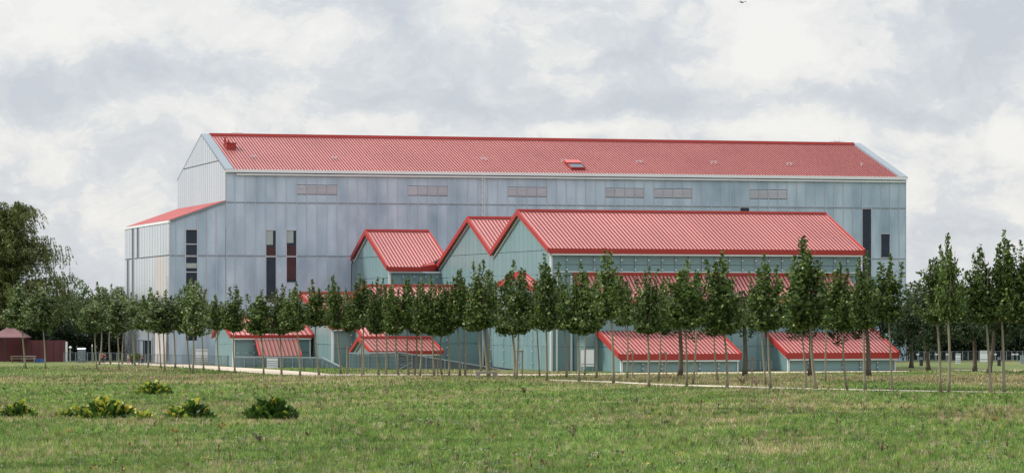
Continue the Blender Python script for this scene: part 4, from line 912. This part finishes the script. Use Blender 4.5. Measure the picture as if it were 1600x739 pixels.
# background woods: individual trees far behind
bgw = [(-20, 470, 40), (20, 476, 40), (62, 474, 36), (100, 463, 34), (130, 457, 34), (160, 466, 32), (188, 460, 30), (215, 470, 30), (1400, 462, 34), (1440, 456, 36), (1480, 462, 34), (1515, 450, 36), (1555, 458, 36), (1590, 450, 36), (1630, 452, 36)]
BGM = [broad_mesh(4.2, 9.5, 9000, .36, [(.025, .055, .016), (.05, .095, .026), (.085, .14, .04), (.14, .19, .07)], [.3, .3, .25, .15], .2, 30) for _ in range(3)]
for k, (px, top, hw) in enumerate(bgw):
    Yb = 425 + (k * 13) % 30; p = P(px, Yb); s_ = F / Yb; hh = hz(top - 10, Yb)
    t = empty('woodland_tree', p, 0, label=ordn[k if px < 300 else k - 8] + ' from left of the dense woodland trees ' + ('left of the museum' if px < 300 else 'right of the museum'), cat='tree', group='woodland trees ' + ('left' if px < 300 else 'right') + ' of the museum')
    link(bpy.data.objects.new('trunk', trunk_mesh(3.2, .3, 0, .1, hh * .5, True, 6, 2)), t)
    c = link(bpy.data.objects.new('crown', BGM[k % 3]), t, (0, 0, 1.6)); c.rotation_euler = (0, 0, k * 1.3); c.scale = (hw / s_ / 3.7, hw / s_ / 3.7, (hh - 1.6) / 8.4)
# dark hedge at the foot of the woods
def hedge(x0, x1, Y, h_, label):
    n = 16000; a = P(x0, Y); b = P(x1, Y); t = rng.uniform(0, 1, n); q = np.stack([a.x + (b.x - a.x) * t - (a.x + b.x) / 2, rng.uniform(-1.5, 1.5, n), h_ * rng.uniform(0, 1, n) * (.82 + .18 * np.sin(t * 37) + .1 * np.sin(t * 91))], 1)
    o = link(bpy.data.objects.new('hedge', leaf_cloud(q, .42, lambda k: mixcol(k, [(.014, .026, .011), (.022, .038, .015), (.035, .055, .022)], [.5, .35, .15]), 'hedge')), None, ((a.x + b.x) / 2, Y, 0)); tag(o, label, 'hedge')
hedge(-60, 235, 411, 4.6, 'dark hedge under the wood left of the museum'); hedge(1395, 1680, 415, 4.8, 'dark hedge behind the wire fence right of the museum')
# distant tree lines towards the horizon (reads as one mass)
n = 14000
for nm, Yd, hh in (('far_wood', 900, 11.0),):
    t = rng.uniform(-1, 1, n * 2); x = t * 420; q = np.stack([x, rng.uniform(-15, 15, n * 2), rng.uniform(0, 1, n * 2) ** .7 * hh * (.7 + .2 * np.sin(x / 23.) + .15 * np.sin(x / 7.) + .1 * np.sin(x / 61.))], 1)
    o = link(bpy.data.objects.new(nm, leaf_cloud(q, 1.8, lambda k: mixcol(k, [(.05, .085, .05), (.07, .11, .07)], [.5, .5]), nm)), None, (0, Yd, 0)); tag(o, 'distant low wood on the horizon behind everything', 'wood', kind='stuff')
# weeping tree at the left edge
def weeping():
    p = P(12, 405); t = empty('weeping_birch', p, 0, label='big olive green weeping tree cut by the left edge', cat='tree'); s_ = F / 405
    top = hz(316, 405)
    me = MB(); me.tube([(0, 0, 0), (.2, 0, 4), (.1, .1, 9), (.3, 0, top - 2)], [.5, .4, .25, .05], 9)
    pts = []; 
    nb = 300
    for i in range(nb):
        a = rng.uniform(0, 2 * math.pi); z0_ = rng.uniform(3.5, top - 2.6); reach = rng.uniform(.3, 1) * np.interp(z0_, [3, 7, 10, 13, top], [8.9, 8.6, 7.2, 5.4, 2.6]); zt = z0_ + rng.uniform(1.2, 3.0)
        f = np.linspace(0, 1, 10); reach = reach * (1.16 if math.cos(a) > 0 else 1); bx = np.cos(a) * reach * f; by = np.sin(a) * reach * f; bz = z0_ + (zt - z0_) * np.sin(f * math.pi * .62)
        if i % 3 == 0: me.tube([(bx[j], by[j], bz[j]) for j in (0, 3, 6, 9)], [.11, .07, .045, .02], 5, cap=False)
        for j in range(2, 10):
            for kk in range(4):
                ln = rng.uniform(.25, 1.2) * (1.9 if (j > 6 and bx[j] > 4) else .9); m_ = int(ln * 12); tt = np.linspace(0, 1, m_); ox, oy = rng.normal(0, .35, 2)
                pts.append(np.stack([bx[j] + ox * (0.5 + tt * .6) + .25 * tt, by[j] + oy + rng.normal(0, .05, m_), bz[j] + .25 - ln * tt ** 1.15 + rng.normal(0, .05, m_)], 1))
    me.build('trunk', M['bark_dark'], t, smooth=True)
    q = np.concatenate(pts); q = q[q[:, 2] > .6]
    link(bpy.data.objects.new('crown', leaf_cloud(q, .30, lambda k: mixcol(k, [(.055, .085, .02), (.10, .13, .032), (.16, .185, .05), (.25, .25, .10)], [.34, .34, .22, .10]), 'crown', .6, .42, droop=.45)), t)
weeping()

# ---- meadow grass: single blades, denser towards the camera
def pnoise(x, y, s_, seed):
    r = np.random.default_rng(seed); v_ = 0; amp = 1; tot_ = 0
    for o in range(4):
        for _ in range(3):
            a = r.uniform(0, 2 * math.pi); ph = r.uniform(0, 6.28); fr = s_ * 2 ** o * r.uniform(.7, 1.3); v_ = v_ + amp * np.sin((x * np.cos(a) + y * np.sin(a) * .55) * fr + ph + 1.7 * np.sin(x * fr * .37 + ph * 2) + 1.3 * np.sin(y * fr * .31 + ph)); tot_ += amp
        amp *= .6
    return v_ / tot_ * 2
def grass(n, y0, y1, hgt, wid, seedcol, name='meadow_grass', label='short mixed green and dry meadow grass covering the field'):
    py = rng.uniform(y0, y1, n); Y = H * F / (py - YH); X = rng.uniform(-190, 1790, n); X = (X - 800) / F * Y; Y = Y + rng.normal(0, .4, n)
    keep = np.ones(n, bool)
    ns = pnoise(X, Y, .16, 3) ; ns2 = pnoise(X, Y, .9, 5); py2 = YH + H * F / Y
    dry = -.10 + ns * .7 + ns2 * .35 + 1.0 * np.exp(-((py2 - 592) / 9.) ** 2) + .25 * np.exp(-((py2 - 645) / 14.) ** 2) * (X > 0) - .35 * (py2 > 665) - .1
    pxx = 800 + F * X / Y
    patch = np.exp(-((pxx - 345) / 34.) ** 2 - ((py2 - 632) / 3.2) ** 2) + .8 * np.exp(-((pxx - 15) / 28.) ** 2 - ((py2 - 632) / 4) ** 2)
    dry = dry + patch * 1.6
    green = np.array([(.135, .235, .05), (.185, .295, .07), (.08, .155, .04), (.25, .33, .11)])[rng.integers(0, 4, n)]; brown = np.array([(.33, .27, .15), (.25, .165, .09), (.42, .37, .22)])[rng.integers(0, 3, n)]
    pr = 1 / (1 + np.exp(-(dry - .25) * 5)); isd = rng.random(n) < pr * .85
    col = np.where(isd[:, None], brown, green) * rng.uniform(.5, 1.5, (n, 1)) * (1 + .30 * ns2 + .22 * pnoise(X, Y, .3, 77))[:, None]
    on_path = np.zeros(n, bool)
    for pts_, pad in (([(860, 592.5, 594), (1030, 599, 601.5), (1160, 602.5, 605.2), (1300, 606.5, 608.7), (1450, 609.5, 611.2), (1660, 613, 614.4)], .6), ([(150, 566, 567), (300, 569, 574), (366, 573, 579.5), (430, 577, 584.2), (486, 581, 586.6), (520, 584, 586.8)], .3), ([(490, 584, 586.5), (860, 584.2, 586), (1000, 582, 584), (1230, 580, 582), (1420, 578.8, 580)], .3)):
        xs_ = [a[0] for a in pts_]; t0 = np.interp(pxx, xs_, [a[1] for a in pts_]); t1 = np.interp(pxx, xs_, [a[2] for a in pts_]); on_path |= (pxx > xs_[0]) & (pxx < xs_[-1]) & (py2 > t0 - pad) & (py2 < t1 + pad)
    keep &= ~on_path
    # nothing grows inside the buildings
    dG = (X - XG) * -math.sin(AG) + (Y - YG) * math.cos(AG); keep &= ~((dG > -10.9) & (X > XG - 5)); keep &= Y < 362
    X, Y, col, isd = X[keep], Y[keep], col[keep], isd[keep]; n = len(X)
    h_ = hgt * rng.uniform(.45, 1.3, n) * np.where(isd, 1.25, 1.0) * (1 + .35 * pnoise(X, Y, .5, 9)); h_ = np.maximum(h_, .03); w_ = wid * rng.uniform(.6, 1.4, n) * (Y / 150) ** .6
    a = rng.uniform(0, math.pi, n); lx, ly = rng.normal(0, .35, n) * h_, rng.normal(0, .35, n) * h_
    v0 = np.stack([X - np.cos(a) * w_, Y - np.sin(a) * w_, np.full(n, -.01)], 1); v1 = np.stack([X + np.cos(a) * w_, Y + np.sin(a) * w_, np.full(n, -.01)], 1); v2 = np.stack([X + lx, Y + ly, h_], 1)
    q = np.stack([v0, v1, v2], 1).reshape(-1, 3)
    o = link(bpy.data.objects.new(name, np_mesh(name, q, 3, col, M['grass']))); tag(o, label, 'grass', kind='stuff')
grass(700000, 572, 760, .15, .028, None)
def tufts(nt_, per):
    py = 592 + 170 * rng.uniform(0, 1, nt_) ** .9; Y = H * F / (py - YH); X = (rng.uniform(-40, 1640, nt_) - 800) / F * Y
    k = pnoise(X, Y, .7, 31) + rng.normal(0, .5, nt_) > .1; k &= ~((py < 616) & ((X * F / Y + 800) > 850)); X, Y = X[k], Y[k]; m_ = len(X)
    kind = rng.random(m_); base = np.where((kind < .52)[:, None], np.array([.15, .25, .055]), np.where((kind < .74)[:, None], np.array([.26, .34, .08]), np.where((kind < .93)[:, None], np.array([.40, .34, .20]), np.array([.06, .09, .03])))) * rng.uniform(.5, 1.4, (m_, 1))
    hh = rng.uniform(.12, .42, m_) ; X = np.repeat(X, per); Y = np.repeat(Y, per); hh = np.repeat(hh, per); col = np.repeat(base, per, 0); n = m_ * per
    a = rng.uniform(0, 2 * math.pi, n); sp = rng.uniform(0, .10, n); X = X + np.cos(a) * sp; Y = Y + np.sin(a) * sp; w_ = .016 * (Y / 150) ** .7
    h_ = hh * rng.uniform(.5, 1.1, n); lx, ly = np.cos(a) * h_ * rng.uniform(.1, .8, n), np.sin(a) * h_ * rng.uniform(.1, .8, n); b = a + math.pi / 2
    v0 = np.stack([X - np.cos(b) * w_, Y - np.sin(b) * w_, np.full(n, -.01)], 1); v1 = np.stack([X + np.cos(b) * w_, Y + np.sin(b) * w_, np.full(n, -.01)], 1); v2 = np.stack([X + lx, Y + ly, h_], 1)
    o = link(bpy.data.objects.new('grass_tufts', np_mesh('grass_tufts', np.stack([v0, v1, v2], 1).reshape(-1, 3), 3, col * rng.uniform(.8, 1.2, (n, 1)), M['grass']))); tag(o, 'taller tufts of meadow grass and dry stems across the field', 'grass', kind='stuff')
tufts(40000, 15)
def weeds(nw):
    py = 596 + 150 * rng.uniform(0, 1, nw) ** .85; Y = H * F / (py - YH); X = (rng.uniform(-40, 1640, nw) - 800) / F * Y
    k = pnoise(X, Y, .35, 51) + rng.normal(0, .25, nw) > .15; X, Y = X[k], Y[k]; m_ = len(X); kind = rng.integers(0, 10, m_)
    pal = np.array([(.04, .085, .02), (.05, .10, .025), (.045, .09, .03), (.11, .20, .04), (.11, .20, .04), (.10, .055, .03), (.14, .08, .04), (.36, .32, .06), (.30, .30, .20), (.12, .17, .09)])[kind]
    per = 26; X = np.repeat(X, per); Y = np.repeat(Y, per); rad = np.repeat(rng.uniform(.08, .30, m_), per); hh = np.repeat(rng.uniform(.08, .30, m_) * np.where((kind == 5) | (kind == 6), 1.7, 1), per); tall = np.repeat((kind == 5) | (kind == 6), per)
    a = rng.uniform(0, 6.28, len(X)); rr = rng.uniform(0, 1, len(X)) ** .7 * np.where(tall, rad * .25, rad); q = np.stack([X + np.cos(a) * rr, Y + np.sin(a) * rr, .02 + hh * rng.uniform(.1, 1, len(X))], 1)
    col = np.repeat(pal, per, 0) * rng.uniform(.6, 1.35, (len(X), 1))
    o = link(bpy.data.objects.new('meadow_weeds', leaf_cloud(q, .085, lambda k_: col, 'meadow_weeds', mtl='weed'))); tag(o, 'low broad leaved weeds and brown seed heads mixed through the grass', 'weeds', kind='stuff')
weeds(2600)
# small white flower heads dotted over the field
n = 1500; py = 600 + 150 * rng.uniform(0, 1, n) ** .8; Y = H * F / (py - YH); X = (rng.uniform(-40, 1640, n) - 800) / F * Y
ks = pnoise(X, Y, .4, 21) > .0; X, Y = X[ks], Y[ks]
q = np.stack([X, Y, rng.uniform(.10, .26, len(X))], 1); q = np.repeat(q, 3, 0) + rng.normal(0, .05, (len(X) * 3, 3)) * np.array([1, 1, .25])
o = link(bpy.data.objects.new('wild_flowers', leaf_cloud(q, .075, lambda k: mixcol(k, [(.42, .43, .34), (.35, .36, .27), (.40, .36, .08)], [.5, .4, .10]), 'wild_flowers', mtl='weed'))); tag(o, 'scattered tiny pale flower heads in the meadow', 'flowers', kind='stuff')

# ---- leafy clumps in the foreground, every big leaf its own piece
def leaf_piece(nm, col, k):
    mb = MB(); n = 6; pts = []
    for i in range(n + 1):
        f = i / n; w_ = .13 * math.sin(math.pi * min(1, .10 + f * .9)) ** .75 * (1 + .14 * math.sin(f * 19 + k)); y = .24 * f ** 1.8; z = .62 * f - .10 * f ** 3
        pts.append(((-w_, y, z + .03), (0, y + .02, z), (w_, y, z + .03)))
    for a, b in zip(pts, pts[1:]):
        for j in (0, 1): mb.face([a[j], a[j + 1], b[j + 1], b[j]])
    me = mb.mesh(nm, M['weed'], True); at = me.attributes.new('tint', 'FLOAT_COLOR', 'FACE'); at.data.foreach_set('color', np.tile(np.array([*col, 1.]), len(me.polygons)).astype(np.float32)); return me
LG = [leaf_piece('leaf', c, k) for k, c in enumerate([(.035, .085, .015), (.055, .125, .02), (.025, .06, .012), (.10, .19, .035)])]
LY = [leaf_piece('leaf', c, k) for k, c in enumerate([(.40, .44, .06), (.30, .38, .06), (.50, .42, .06)])]
def clump(px, py, w_px, h_px, n, yellow, label, skew=0):
    n = int(n * 2.9); la, lb_ = random.uniform(0, 6.28), random.uniform(0, 6.28)
    p = ground(px, py); s_ = F / p.y; rx = w_px / 2 / s_; hh = h_px / s_
    t = empty('leafy_clump', p, 0, label=label, cat='plant')
    for i in range(n):
        r = math.sqrt(random.random()); a = random.uniform(0, 2 * math.pi); x = r * math.cos(a) * rx * .96; y = r * math.sin(a) * rx * .6; bump_ = 1 + .22 * math.sin(x * 5.5 / rx + la) + .14 * math.sin(x * 11 / rx + lb_)
        zf = random.uniform(0, 1) ** .8; yl = random.random() < yellow * (.25 if zf < .8 else 2.6) * (1.6 if x * skew > 0 else 1)
        o = bpy.data.objects.new('leaf', random.choice(LY if yl else LG)); link(o, t, (x, y, hh * .60 * bump_ * max(0, 1 - r ** 4) * zf))
        lean = .0 + r * .45; o.rotation_euler = (-lean * random.uniform(.2, 1.0), random.uniform(-.45, .45), math.atan2(y, x) - math.pi / 2 + random.uniform(-1.9, 1.9)); sc = hh / .56 * random.uniform(.28, .56) * (1 - .28 * r); o.scale = (sc * random.uniform(1.0, 1.5), sc, sc)
clump(240, 616, 58, 22, 120, .22, 'far leafy clump with yellow left side, set behind the others', -1)
clump(422, 656, 84, 36, 170, .05, 'dark green leafy clump, rightmost and fullest of the row')
clump(298, 655, 76, 30, 140, .12, 'green leafy clump in the middle, yellowing on its left edge', -1)
clump(168, 654, 92, 34, 190, .30, 'widest leafy clump with yellow crown leaves'); clump(112, 652, 50, 20, 70, .65, 'yellow low clump joined to the left of the widest one'); clump(222, 655, 44, 16, 60, .7, 'low yellow leaves trailing right of the widest clump')
clump(26, 653, 64, 26, 110, .20, 'leafy clump at the left edge of the field')
# dead stalks and small weeds
def weed(px, py, h_px, n, col, label, spread=.35, leaves=True):
    p = ground(px, py); s_ = F / p.y; hh = h_px / s_; t = empty('weed_plant', p, 0, label=label, cat='weed')
    mb = MB(); c = []
    for i in range(n):
        a = random.uniform(0, 6.28); q = Vector((math.cos(a) * hh * spread * random.uniform(.3, 1), math.sin(a) * hh * spread * .5, hh * random.uniform(.6, 1))); m_ = q * .5 + Vector((0, 0, hh * .08)); mb.tube([(0, 0, 0), m_, q], [.022, .016, .008], 4, cap=False)
        for j in range(9):
            f = random.uniform(.35, 1); c.append(q * f + Vector((random.gauss(0, .03), random.gauss(0, .03), random.gauss(0, .03))))
    mb.build('stem', M['wood'], t)
    link(bpy.data.objects.new('leaves', leaf_cloud(np.array([tuple(x) for x in c]), .11, lambda k: np.tile(np.array(col), (k, 1)) * rng.uniform(.7, 1.3, (k, 1)), 'leaves', mtl='weed')), t)
WB = (.075, .045, .022); WG = (.05, .09, .025); WY = (.30, .24, .04)
for (px, py, h_, n, c, s_, lb) in [(408, 694, 22, 9, (.05, .07, .025), .8, 'dark spiky weed below the fullest clump'), (482, 684, 14, 4, WB, .5, 'bent brown stalk right of the dark spiky weed'), (896, 684, 24, 5, WB, .45, 'rusty dock stalks right of centre'), (879, 684, 8, 6, WG, 1.2, 'low green weed beside the rusty dock stalks'), (1374, 709, 24, 5, WB, .35, 'dark dead stalk in the right foreground'), (1386, 708, 14, 3, WB, .3, 'shorter dead stalk in the right foreground'),
      (992, 630, 12, 7, WG, .9, 'small dark weed in the middle distance right of centre'), (672, 665, 11, 7, (.24, .20, .12), .6, 'pale dry tuft left of centre'), (562, 683, 10, 6, (.24, .20, .12), .6, 'pale dry tuft below the middle left'), (772, 690, 12, 6, WY, .4, 'yellow green weed near the centre foreground'), (739, 678, 12, 5, WB, .3, 'thin brown stalk near the centre'),
      (276, 678, 10, 8, WY, .9, 'small yellow weed under the middle clump'), (107, 678, 9, 8, WY, .9, 'small yellow weed under the widest clump'), (345, 672, 14, 8, WY, .7, 'yellow brown weed between two clumps'), (1471, 617, 14, 3, WB, .4, 'bent dark stalk at the foot of the tall pair of limes'), (1160, 600, 20, 12, (.20, .15, .08), .7, 'dry brown stalks between the two low roofs'), (1182, 603, 18, 10, (.20, .15, .08), .7, 'dry brown stalks by the near trunk between the low roofs'),
      (1555, 660, 12, 10, WY, .9, 'yellow weed patch at right'), (1040, 664, 9, 8, WG, 1.1, 'low green weed at centre right'), (1440, 690, 12, 6, (.22, .2, .12), .5, 'pale seed head tuft in the right foreground'), (603, 618, 22, 5, (.22, .18, .1), .35, 'tall dry stalk at the field edge near the twin gables'), (292, 734, 16, 3, WB, .25, 'dark single stalk at the lower left'), (820, 615, 12, 7, WB, .6, 'small brown tuft below the paired stakes')]:
    weed(px, py, h_, n, c, lb, s_)
# bush by the entrance
t = empty('entrance_bush', ground(211, 570), 0, label='round green bush beside the museum entrance', cat='bush')
qq = rng.normal(size=(900, 3)); qq /= np.linalg.norm(qq, axis=1, keepdims=True); qq = qq * rng.uniform(.6, 1, (900, 1)) * np.array([.75, .75, .5]) + np.array([0, 0, .95])
link(bpy.data.objects.new('foliage', leaf_cloud(qq, .13, lambda k: mixcol(k, G_DARK, [.3, .3, .3, .1]), 'foliage')), t); mb = MB(); mb.tube([(0, 0, 0), (0, 0, .7)], .05, 6); mb.build('stem', M['wood'], t)
# bird
pb = Vector(((1160 - 800) / F * 300, 300, H + (YH - 4) / F * 300)); t = empty('bird', pb, .6, label='small dark bird flying high above the roof', cat='bird')
mb = MB(); mb.tube([(0, -.24, 0), (0, -.14, .01), (0, 0, 0), (0, .14, 0), (0, .3, .01)], [.012, .04, .055, .035, .03], 8); mb.build('body', M['dark'], t, smooth=True)
for s_ in (-1, 1): mb = MB(); mb.prism([(s_ * .04, -.06, .02), (s_ * .28, -.10, .12), (s_ * .50, .02, .06), (s_ * .26, .05, .10), (s_ * .04, .08, .02)], (0, 0, .012)); mb.build('wing', M['dark'], t)
